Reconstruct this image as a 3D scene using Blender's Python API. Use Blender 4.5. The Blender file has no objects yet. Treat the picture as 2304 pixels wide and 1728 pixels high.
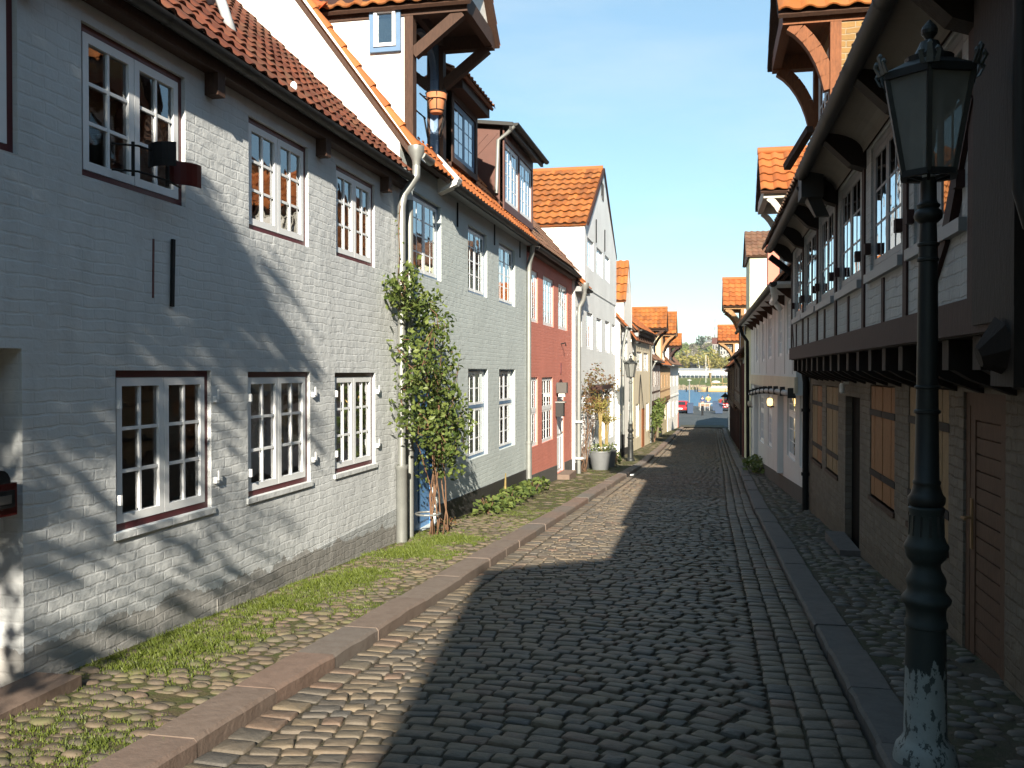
import bpy, math, random
from mathutils import Vector, noise as mnoise
random.seed(7)
rnd = random.random
def ru(a, b): return a + (b - a) * random.random()
sc = bpy.context.scene
COL = sc.collection
PI = math.pi

# ------------------------------------------------------------------ helpers
def gz(y):                       # pavement level along the street (falls towards the harbour)
    if y < 35: return -.05 * y
    if y < 82: return -1.75 - .03 * (y - 35)
    return -3.16

def tag(o, label=None, cat=None, group=None, kind=None):
    if label: o['label'] = label
    if cat: o['category'] = cat
    if group: o['group'] = group
    if kind: o['kind'] = kind
    return o

def thing(name, label, cat, loc=(0, 0, 0), group=None):
    o = bpy.data.objects.new(name, None); COL.objects.link(o)
    o.location = loc; o.empty_display_size = .3
    return tag(o, label, cat, group)

def root_loc(p):
    v = Vector((0, 0, 0))
    while p is not None:
        v += p.location; p = p.parent
    return v

class MB:
    def __init__(s): s.v = []; s.f = []; s.t = []
    def add(s, vs, fs, tint=0.):
        n = len(s.v); s.v.extend(vs)
        for f in fs: s.f.append(tuple(i + n for i in f)); s.t.append(tint)
    def quad(s, a, b, c, d, tint=0.): s.add([a, b, c, d], [(0, 1, 2, 3)], tint)
    def poly(s, pts, tint=0.): s.add(list(pts), [tuple(range(len(pts)))], tint)
    def box(s, x0, x1, y0, y1, z0, z1, tint=0.):
        s.add([(x0, y0, z0), (x1, y0, z0), (x1, y1, z0), (x0, y1, z0), (x0, y0, z1), (x1, y0, z1), (x1, y1, z1), (x0, y1, z1)],
              [(0, 3, 2, 1), (4, 5, 6, 7), (0, 1, 5, 4), (1, 2, 6, 5), (2, 3, 7, 6), (3, 0, 4, 7)], tint)
    def bar(s, p, q, w, h, up=(0, 0, 1), tint=0.):     # box along p-q, w sideways, h along up
        p = Vector(p); q = Vector(q); d = (q - p).normalized(); u = Vector(up)
        if abs(d.dot(u)) > .98: u = Vector((0, 1, 0))
        a = d.cross(u).normalized() * (w / 2); b = a.cross(d).normalized() * (h / 2)
        vs = [tuple(c + i * a + j * b) for c in (p, q) for i, j in ((-1, -1), (1, -1), (1, 1), (-1, 1))]
        s.add(vs, [(0, 3, 2, 1), (4, 5, 6, 7), (0, 1, 5, 4), (1, 2, 6, 5), (2, 3, 7, 6), (3, 0, 4, 7)], tint)
    def prism(s, pts, vec, tint=0.):                    # polygon extruded along vec
        n = len(pts); v = Vector(vec)
        s.add([tuple(p) for p in pts] + [tuple(Vector(p) + v) for p in pts],
              [tuple(range(n))[::-1], tuple(range(n, 2 * n))] + [(i, (i + 1) % n, n + (i + 1) % n, n + i) for i in range(n)], tint)
    def tube(s, pts, r, n=8, cap=True, tint=0.):
        pts = [Vector(p) for p in pts]; m = len(pts); vs = []; rr = r if isinstance(r, (list, tuple)) else [r] * m
        ref = Vector((0, 0, 1)) if abs((pts[1] - pts[0]).normalized().z) < .9 else Vector((1, 0, 0))
        for i, p in enumerate(pts):
            d = (pts[min(i + 1, m - 1)] - pts[max(i - 1, 0)]).normalized()
            a = d.cross(ref)
            if a.length < 1e-3: a = d.cross(Vector((0, 1, 0)))
            a.normalize(); b = a.cross(d).normalized()
            for k in range(n):
                t = 2 * PI * k / n; vs.append(tuple(p + (a * math.cos(t) + b * math.sin(t)) * rr[i]))
        fs = [(i * n + k, i * n + (k + 1) % n, (i + 1) * n + (k + 1) % n, (i + 1) * n + k) for i in range(m - 1) for k in range(n)]
        if cap: fs += [tuple(range(n))[::-1], tuple(range((m - 1) * n, m * n))]
        s.add(vs, fs, tint)
    def lathe(s, cx, cy, prof, n=24, tint=0.):         # prof [(z, r)]
        vs = []; m = len(prof)
        for z, r in prof:
            for k in range(n): vs.append((cx + r * math.cos(2 * PI * k / n), cy + r * math.sin(2 * PI * k / n), z))
        fs = [(i * n + k, i * n + (k + 1) % n, (i + 1) * n + (k + 1) % n, (i + 1) * n + k) for i in range(m - 1) for k in range(n)]
        fs += [tuple(range(n))[::-1], tuple(range((m - 1) * n, m * n))]
        s.add(vs, fs, tint)
    def leaf(s, p, size, tint, flat=0., asp=.55):
        n = Vector((ru(-1, 1), ru(-1, 1), ru(-1, 1) + flat)).normalized(); a = n.orthogonal().normalized()
        b = n.cross(a); t = ru(0, 2 * PI); a, b = a * math.cos(t) + b * math.sin(t), b * math.cos(t) - a * math.sin(t)
        p = Vector(p); h = size * .5; w = size * .5 * asp
        s.add([tuple(p - a * h), tuple(p - a * h * .2 + b * w + n * h * .15), tuple(p + a * h), tuple(p - a * h * .2 - b * w + n * h * .15)], [(0, 1, 2), (0, 2, 3)], tint)
    def build(s, name, mat, parent=None, smooth=False, angle=None):
        off = root_loc(parent)
        me = bpy.data.meshes.new(name)
        me.from_pydata([(v[0] - off.x, v[1] - off.y, v[2] - off.z) for v in s.v], [], s.f)
        me.materials.append(mat)
        if any(s.t):
            at = me.attributes.new('tint', 'FLOAT', 'FACE'); at.data.foreach_set('value', s.t)
        if smooth: me.polygons.foreach_set('use_smooth', [True] * len(s.f))
        me.update()
        if smooth and angle: me.set_sharp_from_angle(angle=math.radians(angle))
        o = bpy.data.objects.new(name, me); COL.objects.link(o)
        if parent is not None: o.parent = parent
        return o

def copy_tree(o, parent=None):
    c = o.copy(); COL.objects.link(c); c.parent = parent
    for ch in o.children: copy_tree(ch, c)
    return c

# ------------------------------------------------------------------ materials
class NT:
    def __init__(s, name, surf=True):
        s.m = bpy.data.materials.new(name); s.m.use_nodes = True; s.t = s.m.node_tree; s.t.nodes.clear()
        s.o = s.n('ShaderNodeOutputMaterial')
    def n(s, t, **k):
        x = s.t.nodes.new(t)
        for a, b in k.items(): setattr(x, a, b)
        return x
    def l(s, a, b): s.t.links.new(a, b)
    def inp(s, node, name, val):
        if hasattr(val, 'is_output') or isinstance(val, bpy.types.NodeSocket): s.l(val, node.inputs[name])
        else: node.inputs[name].default_value = val
    def math(s, op, a, b=0., c=0.):
        x = s.n('ShaderNodeMath', operation=op)
        for i, q in enumerate((a, b, c)):
            if isinstance(q, bpy.types.NodeSocket): s.l(q, x.inputs[i])
            else: x.inputs[i].default_value = q
        return x.outputs[0]
    def mix(s, f, a, b, mode='MIX'):
        x = s.n('ShaderNodeMix', data_type='RGBA', blend_type=mode); x.clamp_factor = True
        for i, q in ((0, f), (6, a), (7, b)):
            if isinstance(q, bpy.types.NodeSocket): s.l(q, x.inputs[i])
            else: x.inputs[i].default_value = (*q, 1) if isinstance(q, tuple) and len(q) == 3 else q
        return x.outputs[2]
    def coord(s): return s.n('ShaderNodeTexCoord').outputs['Object']
    def pos(s): return s.n('ShaderNodeNewGeometry').outputs['Position']
    def noise(s, vec, scale, detail=4., rough=.55, dist=0.):
        x = s.n('ShaderNodeTexNoise'); s.l(vec, x.inputs['Vector'])
        x.inputs['Scale'].default_value = scale; x.inputs['Detail'].default_value = detail
        x.inputs['Roughness'].default_value = rough; x.inputs['Distortion'].default_value = dist
        return x.outputs['Fac']
    def ramp(s, f, a, b, c0=(0, 0, 0), c1=(1, 1, 1)):
        x = s.n('ShaderNodeValToRGB'); s.l(f, x.inputs[0]); e = x.color_ramp.elements
        e[0].position = a; e[0].color = (*c0, 1); e[1].position = b; e[1].color = (*c1, 1)
        return x.outputs[0]
    def vmap(s, vec, sx=1., sy=1., sz=1.):
        x = s.n('ShaderNodeMapping'); s.l(vec, x.inputs[0]); x.inputs['Scale'].default_value = (sx, sy, sz); return x.outputs[0]
    def bump(s, h, strength, dist, nrm=None):
        x = s.n('ShaderNodeBump'); s.l(h, x.inputs['Height']); x.inputs['Strength'].default_value = strength
        x.inputs['Distance'].default_value = dist
        if nrm: s.l(nrm, x.inputs['Normal'])
        return x.outputs[0]
    def bsdf(s, col, rough=.7, nrm=None, metal=0., spec=.5, **k):
        x = s.n('ShaderNodeBsdfPrincipled'); s.inp(x, 'Base Color', (*col, 1) if isinstance(col, tuple) else col)
        s.inp(x, 'Roughness', rough); x.inputs['Metallic'].default_value = metal; x.inputs['Specular IOR Level'].default_value = spec
        if nrm: s.l(nrm, x.inputs['Normal'])
        for a, b in k.items(): x.inputs[a].default_value = b
        s.l(x.outputs[0], s.o.inputs[0]); return x

def c3(c, k): return tuple(min(1, x * k) for x in c)

def m_wall(name, col, bump=.6, dirt=.25, brick=True, mortar=None, rough=.85, bw=.23, rh=.078):
    t = NT(name); p = t.pos(); sep = t.n('ShaderNodeSeparateXYZ'); t.l(p, sep.inputs[0])
    u = t.math('ADD', sep.outputs[0], sep.outputs[1])
    cmb = t.n('ShaderNodeCombineXYZ'); t.l(u, cmb.inputs[0]); t.l(sep.outputs[2], cmb.inputs[1])
    big = t.noise(p, .9, 3.); fine = t.noise(p, 38., 5., .6); mid = t.noise(p, 7., 4.)
    stain = t.noise(t.vmap(p, 1.3, 1.3, .35), 2.2, 5., .65)
    colr = t.mix(t.ramp(big, .35, .7), c3(col, .93), c3(col, 1.05))
    colr = t.mix(t.math('MULTIPLY', t.ramp(stain, .5, .78), dirt), colr, c3(col, .5))
    colr = t.mix(t.math('MULTIPLY', t.ramp(fine, .55, .75), .18), colr, c3(col, .8))
    if name in ('whitewash_brick', 'grey_plinth_paint', 'old_brown_brick'):      # splashed earth along the foot of the wall
        hh = t.math('ADD', t.math('ADD', sep.outputs[2], t.math('MULTIPLY', sep.outputs[1], .05)), t.math('MULTIPLY', stain, -.45))
        colr = t.mix(t.math('MULTIPLY', t.ramp(hh, -.36, -.12, (1, 1, 1), (0, 0, 0)), .5), colr, (.12, .09, .06))
    if brick:
        nz = t.n('ShaderNodeTexNoise'); t.l(p, nz.inputs['Vector']); nz.inputs['Scale'].default_value = 4.5; nz.inputs['Detail'].default_value = 3.
        off = t.n('ShaderNodeVectorMath', operation='SCALE'); t.l(nz.outputs['Color'], off.inputs[0]); off.inputs['Scale'].default_value = .05 if dirt > .2 else .035
        ad = t.n('ShaderNodeVectorMath', operation='ADD'); t.l(cmb.outputs[0], ad.inputs[0]); t.l(off.outputs[0], ad.inputs[1])
        b = t.n('ShaderNodeTexBrick'); t.l(ad.outputs[0], b.inputs['Vector'])
        b.inputs['Scale'].default_value = 1.; b.inputs['Brick Width'].default_value = bw; b.inputs['Row Height'].default_value = rh
        b.inputs['Mortar Size'].default_value = .009; b.inputs['Mortar Smooth'].default_value = .45
        b.inputs['Color1'].default_value = (0, 0, 0, 1); b.inputs['Color2'].default_value = (1, 1, 1, 1); b.inputs['Mortar'].default_value = (.3, .3, .3, 1)
        h = t.math('MULTIPLY', b.outputs['Fac'], t.math('MULTIPLY', t.ramp(t.noise(p, 3.1, 3.), .38, .62), -1.3))
        rb = t.n('ShaderNodeSeparateXYZ'); t.l(b.outputs['Color'], rb.inputs[0])
        h = t.math('ADD', h, t.math('MULTIPLY', rb.outputs[0], .7))
        h = t.math('ADD', h, t.math('MULTIPLY', mid, 1.8)); h = t.math('ADD', h, t.math('MULTIPLY', fine, .35))
        if mortar:
            colr = t.mix(t.math('MULTIPLY', rb.outputs[0], .55), colr, c3(col, .55))
            colr = t.mix(b.outputs['Fac'], colr, mortar)
        nrm = t.bump(h, bump, .017)
    else:
        h = t.math('ADD', mid, t.math('MULTIPLY', fine, .4)); nrm = t.bump(h, bump, .01)
    t.bsdf(colr, rough, nrm, spec=.25); return t.m

def m_plain(name, col, rough=.6, var=.15, scale=8., bump=.1, metal=0., spec=.4):
    t = NT(name); p = t.pos(); n = t.noise(p, scale, 5.)
    colr = t.mix(n, c3(col, 1 - var), c3(col, 1 + var))
    t.bsdf(colr, rough, t.bump(n, bump, .01), metal, spec); return t.m

def m_wood(name, col, rough=.75, bump=.4, var=.35, spec=.3):
    t = NT(name); p = t.pos()
    n = t.noise(t.vmap(p, 14., 14., 3.), 3., 6., .65); m = t.noise(p, 1.6, 3.); n2 = t.noise(p, 40., 3.)
    colr = t.mix(t.ramp(n, .3, .7), c3(col, 1 - var), c3(col, 1 + var)); colr = t.mix(t.math('MULTIPLY', m, .4), colr, c3(col, .7))
    t.bsdf(colr, rough, t.bump(t.math('ADD', n, t.math('MULTIPLY', n2, .4)), bump, .008), 0., spec); return t.m

def m_tile(name, c0, c1, lichen=(.12, .085, .05), lam=.3, rough=.75):
    t = NT(name); p = t.pos(); a = t.n('ShaderNodeAttribute', attribute_name='tint').outputs['Fac']
    n = t.noise(p, 3.5, 5., .6); f = t.noise(p, 30., 4.)
    colr = t.mix(a, c3(c0, .8), c3(c1, 1.12)); colr = t.mix(t.math('MULTIPLY', t.ramp(t.noise(p, .8, 3.), .45, .7), lam * .7), colr, c3(c0, .55)); colr = t.mix(t.math('MULTIPLY', t.ramp(n, .46, .66), min(1, lam * 1.7)), colr, lichen)
    colr = t.mix(t.math('MULTIPLY', f, .25), colr, c3(c0, .6))
    t.bsdf(colr, rough, t.bump(f, .25, .006), 0., .3); return t.m

def m_stone(name, pal, rough=.55, moss=0., bump=.5):
    t = NT(name); p = t.pos(); a = t.n('ShaderNodeAttribute', attribute_name='tint').outputs['Fac']
    r = t.n('ShaderNodeValToRGB'); t.l(a, r.inputs[0]); e = r.color_ramp.elements
    for i, c in enumerate(pal):
        q = e[i] if i < 2 else e.new(1.)
        q.position = i / (len(pal) - 1); q.color = (*c, 1)
    n = t.noise(p, 55., 5., .7); m = t.noise(p, 4., 4.)
    colr = t.mix(t.ramp(n, .3, .75), r.outputs[0], (.16, .14, .12)); colr = t.mix(.6, colr, r.outputs[0])
    colr = t.mix(t.math('MULTIPLY', t.ramp(t.noise(p, 9., 4., .65), .42, .7), .4), colr, c3(pal[0], .5))
    if moss: colr = t.mix(t.math('MULTIPLY', t.ramp(m, .5, .7), moss), colr, (.08, .1, .03))
    t.bsdf(colr, rough, t.bump(t.math('ADD', n, t.math('MULTIPLY', t.noise(p, 17., 3.), 1.5)), bump, .006), 0., .25); return t.m

def m_leaf(name, c0, c1, trans=.35):
    t = NT(name); a = t.n('ShaderNodeAttribute', attribute_name='tint').outputs['Fac']
    colr = t.mix(a, c0, c1)
    d = t.bsdf(colr, .5, None, 0., .35)
    tr = t.n('ShaderNodeBsdfTranslucent'); t.l(colr, tr.inputs[0]); mx = t.n('ShaderNodeMixShader'); mx.inputs[0].default_value = trans
    t.l(d.outputs[0], mx.inputs[1]); t.l(tr.outputs[0], mx.inputs[2]); t.l(mx.outputs[0], t.o.inputs[0]); return t.m

def m_glass(name, tint=(.75, .8, .8), boost=.06, wav=.25):
    t = NT(name); p = t.pos(); n = t.bump(t.noise(p, 2.2, 2.), wav, .02)
    g = t.n('ShaderNodeBsdfGlossy'); g.inputs['Roughness'].default_value = .015; g.inputs['Color'].default_value = (.95, .97, 1, 1); t.l(n, g.inputs['Normal'])
    tr = t.n('ShaderNodeBsdfTransparent'); tr.inputs[0].default_value = (*tint, 1)
    fr = t.n('ShaderNodeFresnel'); fr.inputs[0].default_value = 1.6
    f = t.math('MINIMUM', t.math('ADD', t.math('MULTIPLY', fr.outputs[0], 1.5), boost), 1.)
    mx = t.n('ShaderNodeMixShader'); t.l(f, mx.inputs[0]); t.l(tr.outputs[0], mx.inputs[1]); t.l(g.outputs[0], mx.inputs[2]); t.l(mx.outputs[0], t.o.inputs[0]); return t.m

M = {}
M['w1'] = m_wall('whitewash_brick', (.56, .585, .60), .36, .35)
M['w1p'] = m_wall('grey_plinth_paint', (.36, .38, .39), .5, .5)
M['w2'] = m_wall('blue_grey_brick', (.46, .51, .51), .32, .12)
M['w3'] = m_wall('red_brick_paint', (.52, .19, .145), .28, .18)
M['w4'] = m_wall('pale_grey_brick', (.68, .70, .71), .3, .12)
M['white'] = m_wall('white_render', (.74, .72, .68), .35, .15)
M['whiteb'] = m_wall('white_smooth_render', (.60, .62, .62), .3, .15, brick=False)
M['cream'] = m_wall('cream_render', (.50, .42, .27), .35, .25, brick=False)
M['beige'] = m_wall('beige_render', (.60, .53, .40), .4, .3, brick=False)
M['green'] = m_wall('pale_green_render', (.55, .57, .42), .3, .15, brick=False)
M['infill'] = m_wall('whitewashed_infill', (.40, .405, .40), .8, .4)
M['cove'] = m_wall('grey_brown_plaster', (.20, .175, .15), .4, .4, brick=False)
M['ybrick'] = m_wall('yellow_brick', (.27, .16, .06), .7, .25, mortar=(.25, .19, .12))
M['rough'] = m_wall('old_brown_brick', (.185, .155, .125), 1., .5, mortar=(.15, .12, .09), rough=.9)
M['black'] = m_wall('black_plinth_paint', (.035, .033, .033), .5, .3, brick=False, rough=.6)
M['dplinth'] = m_wall('dark_grey_plinth', (.09, .085, .08), .5, .3, brick=False)
M['tile1'] = m_tile('dark_red_pantile', (.095, .026, .013), (.14, .042, .02), lam=.25)
M['tile2'] = m_tile('orange_pantile', (.30, .085, .022), (.39, .125, .034), lam=.15)
M['tile3'] = m_tile('brown_pantile', (.14, .07, .045), (.2, .105, .065), lam=.4)
M['tile4'] = m_tile('weathered_orange_pantile', (.26, .078, .018), (.36, .125, .03), lam=.28)
M['slate'] = m_plain('brown_diamond_slate', (.085, .03, .02), .55, .2)
M['tdark'] = m_wood('blackened_timber', (.014, .009, .007))
M['tim'] = m_wood('dark_timber', (.055, .028, .018))
M['timr'] = m_wood('red_brown_timber', (.034, .014, .012))
M['timo'] = m_wood('orange_oak_timber', (.17, .06, .022), rough=.7, spec=.25)
M['timl'] = m_wood('light_oak_timber', (.26, .15, .07))
M['timw'] = m_wood('white_painted_timber', (.5, .48, .42), var=.08)
M['shut'] = m_wood('tan_shutter_wood', (.25, .165, .085), var=.3)
M['shut2'] = m_wood('orange_shutter_wood', (.27, .125, .05), var=.35)
M['plank'] = m_wood('brown_plank_door', (.10, .055, .035))
M['wf'] = m_plain('white_window_paint', (.72, .74, .76), .45, .05, 12., .1)
M['gf'] = m_plain('grey_window_paint', (.22, .23, .24), .55, .1, 12., .1)
M['rf'] = m_plain('dark_red_window_paint', (.085, .018, .022), .45, .15)
M['bf'] = m_plain('blue_window_paint', (.09, .16, .27), .45, .15)
M['bd'] = m_plain('blue_door_paint', (.10, .25, .50), .45, .15)
M['zinc'] = m_plain('weathered_zinc', (.25, .26, .25), .45, .25, 5., .15, .5)
M['zincd'] = m_plain('dark_gutter', (.017, .0165, .016), .6, .25, 6., .15, 0.)
M['iron'] = m_plain('black_iron', (.014, .014, .015), .7, .3, 20., .2, 0., .15)
M['redm'] = m_plain('red_lacquer', (.07, .008, .007), .3, .1)
M['terra'] = m_plain('terracotta', (.42, .16, .07), .8, .12)
M['lead'] = m_plain('lead_flashing', (.32, .34, .36), .5, .2)
M['oflash'] = m_plain('orange_flashing', (.45, .06, .012), .3, .1)
M['glass'] = m_glass('window_glass'); M['glass2'] = m_glass('reflective_window_glass', (.35, .4, .42), .12, .25)
M['glass3'] = m_glass('sky_reflecting_glass', (.3, .4, .5), .5, .1); M['lglass'] = m_glass('lantern_glass', (.55, .57, .55), .08, .5)
def m_frost(name):
    t = NT(name); p = t.pos(); n = t.noise(p, 9., 4.)
    d = t.n('ShaderNodeBsdfPrincipled'); t.l(t.mix(n, (.17, .18, .17), (.25, .25, .24)), d.inputs['Base Color']); d.inputs['Roughness'].default_value = .25
    tr = t.n('ShaderNodeBsdfTransparent'); tr.inputs[0].default_value = (.6, .62, .6, 1); mx = t.n('ShaderNodeMixShader'); mx.inputs[0].default_value = .6
    t.l(tr.outputs[0], mx.inputs[1]); t.l(d.outputs[0], mx.inputs[2]); t.l(mx.outputs[0], t.o.inputs[0]); return t.m
M['frost'] = m_frost('dusty_lantern_glass')
M['curt'] = m_plain('cream_curtain', (.50, .45, .36), .9, .15, 4.)
M['curtw'] = m_plain('white_curtain', (.72, .7, .66), .9, .08, 4.)
M['curtg'] = m_plain('grey_net_curtain', (.27, .25, .235), .9, .12, 6.)
M['blk'] = m_plain('doorway_shade_black', (.004, .004, .004), .8, .1, spec=.05)  # near-black colour that paints in the shade of an open doorway
M['dark'] = m_plain('dark_room', (.03, .028, .025), .9)
M['granite'] = m_stone('kerb_granite', [(.165, .115, .09), (.125, .118, .108), (.18, .118, .092), (.14, .122, .105)], .8)
M['granite2'] = m_stone('right_kerb_granite', [(.10, .092, .09), (.08, .08, .082), (.12, .105, .10)], .8)
M['sett'] = m_stone('road_setts', [(.085, .076, .063), (.135, .10, .066), (.066, .064, .06), (.15, .115, .074), (.105, .09, .068), (.135, .08, .055)], .6, bump=.8)
M['field'] = m_stone('fieldstones', [(.10, .08, .052), (.14, .105, .07), (.08, .07, .055), (.125, .085, .06)], .85, moss=.6)
M['grass'] = m_leaf('grass_blades', (.07, .10, .017), (.145, .18, .032), .35)
M['leaf'] = m_leaf('climber_leaves', (.045, .08, .018), (.17, .21, .055))
M['rose'] = m_leaf('reddish_leaves', (.09, .10, .03), (.2, .085, .04))
M['yel'] = m_leaf('yellow_green_shoots', (.2, .2, .045), (.34, .3, .08))
M['stem'] = m_wood('brown_stem', (.15, .085, .05)); M['stemy'] = m_wood('yellow_stem', (.24, .18, .07))
M['tree'] = m_leaf('tree_leaves', (.06, .12, .02), (.12, .2, .04), .2)
M['bark'] = m_wood('bark', (.12, .09, .07))
M['potg'] = m_plain('zinc_pot', (.2, .21, .22), .5, .2, 5., .1, .4)
M['red'] = m_plain('red_car_paint', (.32, .012, .018), .25, .03, spec=.6)
M['cglass'] = m_plain('car_glass', (.02, .025, .03), .1, .02)
M['tyre'] = m_plain('tyre_rubber', (.02, .02, .02), .8); M['wlamp'] = m_plain('pale_plate', (.8, .8, .78), .4, .02)
M['skin'] = m_plain('skin', (.5, .3, .2), .6); M['yshirt'] = m_plain('yellow_shirt', (.45, .42, .1), .8)
M['navy'] = m_plain('navy_shirt', (.04, .06, .15), .8); M['jeans'] = m_plain('blue_jeans', (.08, .11, .2), .85); M['hair'] = m_plain('grey_brown_hair', (.12, .09, .07), .8)
M['bin'] = m_plain('blue_bin', (.018, .04, .085), .5); M['hull'] = m_plain('cream_hull', (.42, .34, .2), .4); M['yhull'] = m_plain('yellow_boot_stripe', (.42, .24, .03), .4)
M['mast'] = m_plain('varnished_mast', (.4, .26, .12), .4); M['wmast'] = m_plain('white_mast', (.45, .44, .42), .4)

def m_emit(name, col, s):
    t = NT(name); e = t.n('ShaderNodeEmission'); e.inputs[0].default_value = (*col, 1); e.inputs[1].default_value = s; t.l(e.outputs[0], t.o.inputs[0]); return t.m
M['lit'] = m_emit('lit_lamp_bulb', (1., .62, .18), 1.6)

# ground materials
def m_ground(name, c0, c1, c2, s=3.):
    t = NT(name); p = t.pos(); a = t.noise(p, s, 6., .65); b = t.noise(p, s * 9, 5., .7); c = t.noise(p, 60., 4.)
    colr = t.mix(t.ramp(a, .42, .6), c0, c1); colr = t.mix(t.math('MULTIPLY', t.ramp(b, .5, .62), .6), colr, c2)
    t.bsdf(colr, .95, t.bump(t.math('ADD', b, c), .6, .02), 0., .2); return t.m
M['dirt'] = m_ground('pavement_dirt', (.08, .064, .035), (.055, .07, .018), (.10, .08, .045))
M['joint'] = m_ground('road_joint_dirt', (.045, .037, .027), (.07, .058, .04), (.045, .045, .022), 2.)
M['rjoint'] = m_ground('right_pavement_dirt', (.07, .06, .045), (.05, .055, .03), (.1, .08, .06), 2.)
M['asph'] = m_ground('plaza_asphalt', (.055, .065, .07), (.075, .083, .088), (.05, .058, .06), .5)
M['land'] = m_ground('rough_grass_land', (.06, .085, .022), (.09, .11, .03), (.08, .075, .03), .06)
M['soil'] = m_ground('garden_ground', (.12, .10, .07), (.09, .1, .04), (.13, .11, .08), 1.)

# ------------------------------------------------------------------ facade building
class F:                                 # facade: u = world Y, z, d = distance out of the wall towards the street
    def __init__(s, y0, x0, y1, x1, sg): s.y0, s.x0, s.y1, s.x1, s.sg = y0, x0, y1, x1, sg
    def X(s, y): return s.x0 + (s.x1 - s.x0) * (y - s.y0) / (s.y1 - s.y0)
    def p(s, y, z, d=0.): return (s.X(y) + s.sg * d, y, z)
    def box(s, mb, y0, y1, z0, z1, d0, d1, tint=0.):
        mb.add([s.p(y0, z0, d0), s.p(y0, z0, d1), s.p(y1, z0, d1), s.p(y1, z0, d0), s.p(y0, z1, d0), s.p(y0, z1, d1), s.p(y1, z1, d1), s.p(y1, z1, d0)],
               [(0, 1, 2, 3), (4, 7, 6, 5), (0, 4, 5, 1), (1, 5, 6, 2), (2, 6, 7, 3), (3, 7, 4, 0)], tint)
    def off(s, d): return F(s.y0, s.x0 + s.sg * d, s.y1, s.x1 + s.sg * d, s.sg)

def wall_mesh(f, y0, y1, z0, z1, ops, rev=.14):
    mb = MB(); ys = sorted({y0, y1} | {round(v, 4) for o in ops for v in o[:2]}); zs = sorted({z0, z1} | {round(v, 4) for o in ops for v in o[2:4]})
    ys = [y for y in ys if y0 <= y <= y1]; zs = [z for z in zs if z0 <= z <= z1]
    for i in range(len(ys) - 1):
        for j in range(len(zs) - 1):
            cy = (ys[i] + ys[i + 1]) / 2; cz = (zs[j] + zs[j + 1]) / 2
            if any(o[0] < cy < o[1] and o[2] < cz < o[3] for o in ops): continue
            mb.quad(f.p(ys[i], zs[j]), f.p(ys[i + 1], zs[j]), f.p(ys[i + 1], zs[j + 1]), f.p(ys[i], zs[j + 1]))
    for o in ops:
        a, b, c, d = o[:4]; r = o[4] if len(o) > 4 else rev
        for (p, q) in (((a, c), (a, d)), ((a, d), (b, d)), ((b, d), (b, c)), ((b, c), (a, c))):
            mb.quad(f.p(*p), f.p(*q), f.p(*q, -r), f.p(*p, -r))
    return mb

def window(f, y0, y1, z0, z1, par, leaves=2, cols=2, rows=3, rec=.05, fm='wf', om='rf', gm='glass', curt=None, transom=None, sill=None, ow=.045, lw=.045, mw=.02, openleaf=False):
    """casement window: window = leaves and bars; sub-parts outer_frame, glass, curtain, window_sill"""
    w = MB(); g = MB(); o = MB(); d = -rec; fl = gm in ('glass2', 'glass3') or y0 > 14; pf, pb, pc, pg = (.014, .010, .009, .006) if fl else (.02, .012, .010, -.004)
    for (a, b, c, e) in ((y0, y0 + ow, z0, z1), (y1 - ow, y1, z0, z1), (y0 + ow, y1 - ow, z0, z0 + ow), (y0 + ow, y1 - ow, z1 - ow, z1)):
        f.box(o, a, b, c, e, d - .07, d)
    secs = [(z0 + ow, z1 - ow, rows)]
    if transom:
        f.box(o, y0 + ow, y1 - ow, transom - .03, transom + .03, d - .07, d + .004)
        secs = [(z0 + ow, transom - .03, rows), (transom + .03, z1 - ow, 2)]
    lwid = (y1 - y0 - 2 * ow) / leaves
    for (s0, s1, nr) in secs:
        for k in range(leaves):
            a = y0 + ow + k * lwid + .004; b = a + lwid - .008; c = s0 + .003; e = s1 - .003; dd = d - .015
            if k: f.box(o, a - .01, a + .004, c, e, d - .06, d - .012)
            for (p, q, r, t) in ((a, a + lw, c, e), (b - lw, b, c, e), (a + lw, b - lw, c, c + lw), (a + lw, b - lw, e - lw, e)):
                f.box(w, p, q, r, t, dd - .04, dd + pf)
            for i in range(1, cols):
                x = a + lw + (b - a - 2 * lw) * i / cols; f.box(w, x - mw / 2, x + mw / 2, c + lw, e - lw, dd - .03, dd + pb)
            for i in range(1, nr):
                x = c + lw + (e - c - 2 * lw) * i / nr; f.box(w, a + lw, b - lw, x - mw / 2, x + mw / 2, dd - .03, dd + pc)
            gq = [f.p(a + lw, c + lw, dd + pg), f.p(b - lw, c + lw, dd + pg), f.p(b - lw, e - lw, dd + pg), f.p(a + lw, e - lw, dd + pg)]
            g.quad(*(gq if f.sg > 0 else gq[::-1]))
    wo = w.build('window', M[fm], par)
    o.build('outer_frame', M[om], wo); g.build('glass', M[gm], wo)
    if curt:
        cm, part = curt; c = MB(); segs = [(y0 + .03, y1 - .03)] if part >= 1 else [(y0 + .03, y0 + .03 + (y1 - y0) * part), (y1 - .03 - (y1 - y0) * part, y1 - .03)]
        for a, b in segs:
            n = max(6, int((b - a) / .025)); row = []
            for i in range(n + 1):
                y = a + (b - a) * i / n; row.append((y, d - .2 + .02 * math.sin(i * 1.3)))
            for i in range(n):
                c.quad(f.p(row[i][0], z0, row[i][1]), f.p(row[i + 1][0], z0, row[i + 1][1]), f.p(row[i + 1][0], z1, row[i + 1][1]), f.p(row[i][0], z1, row[i][1]))
        c.build('curtain', M[cm], wo, True)
    if sill:
        s = MB(); f.box(s, y0 - .02, y1 + .02, z0 - .055, z0 + .0, -.03, .045); s.build('window_sill', M[sill], wo)
    return wo

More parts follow.
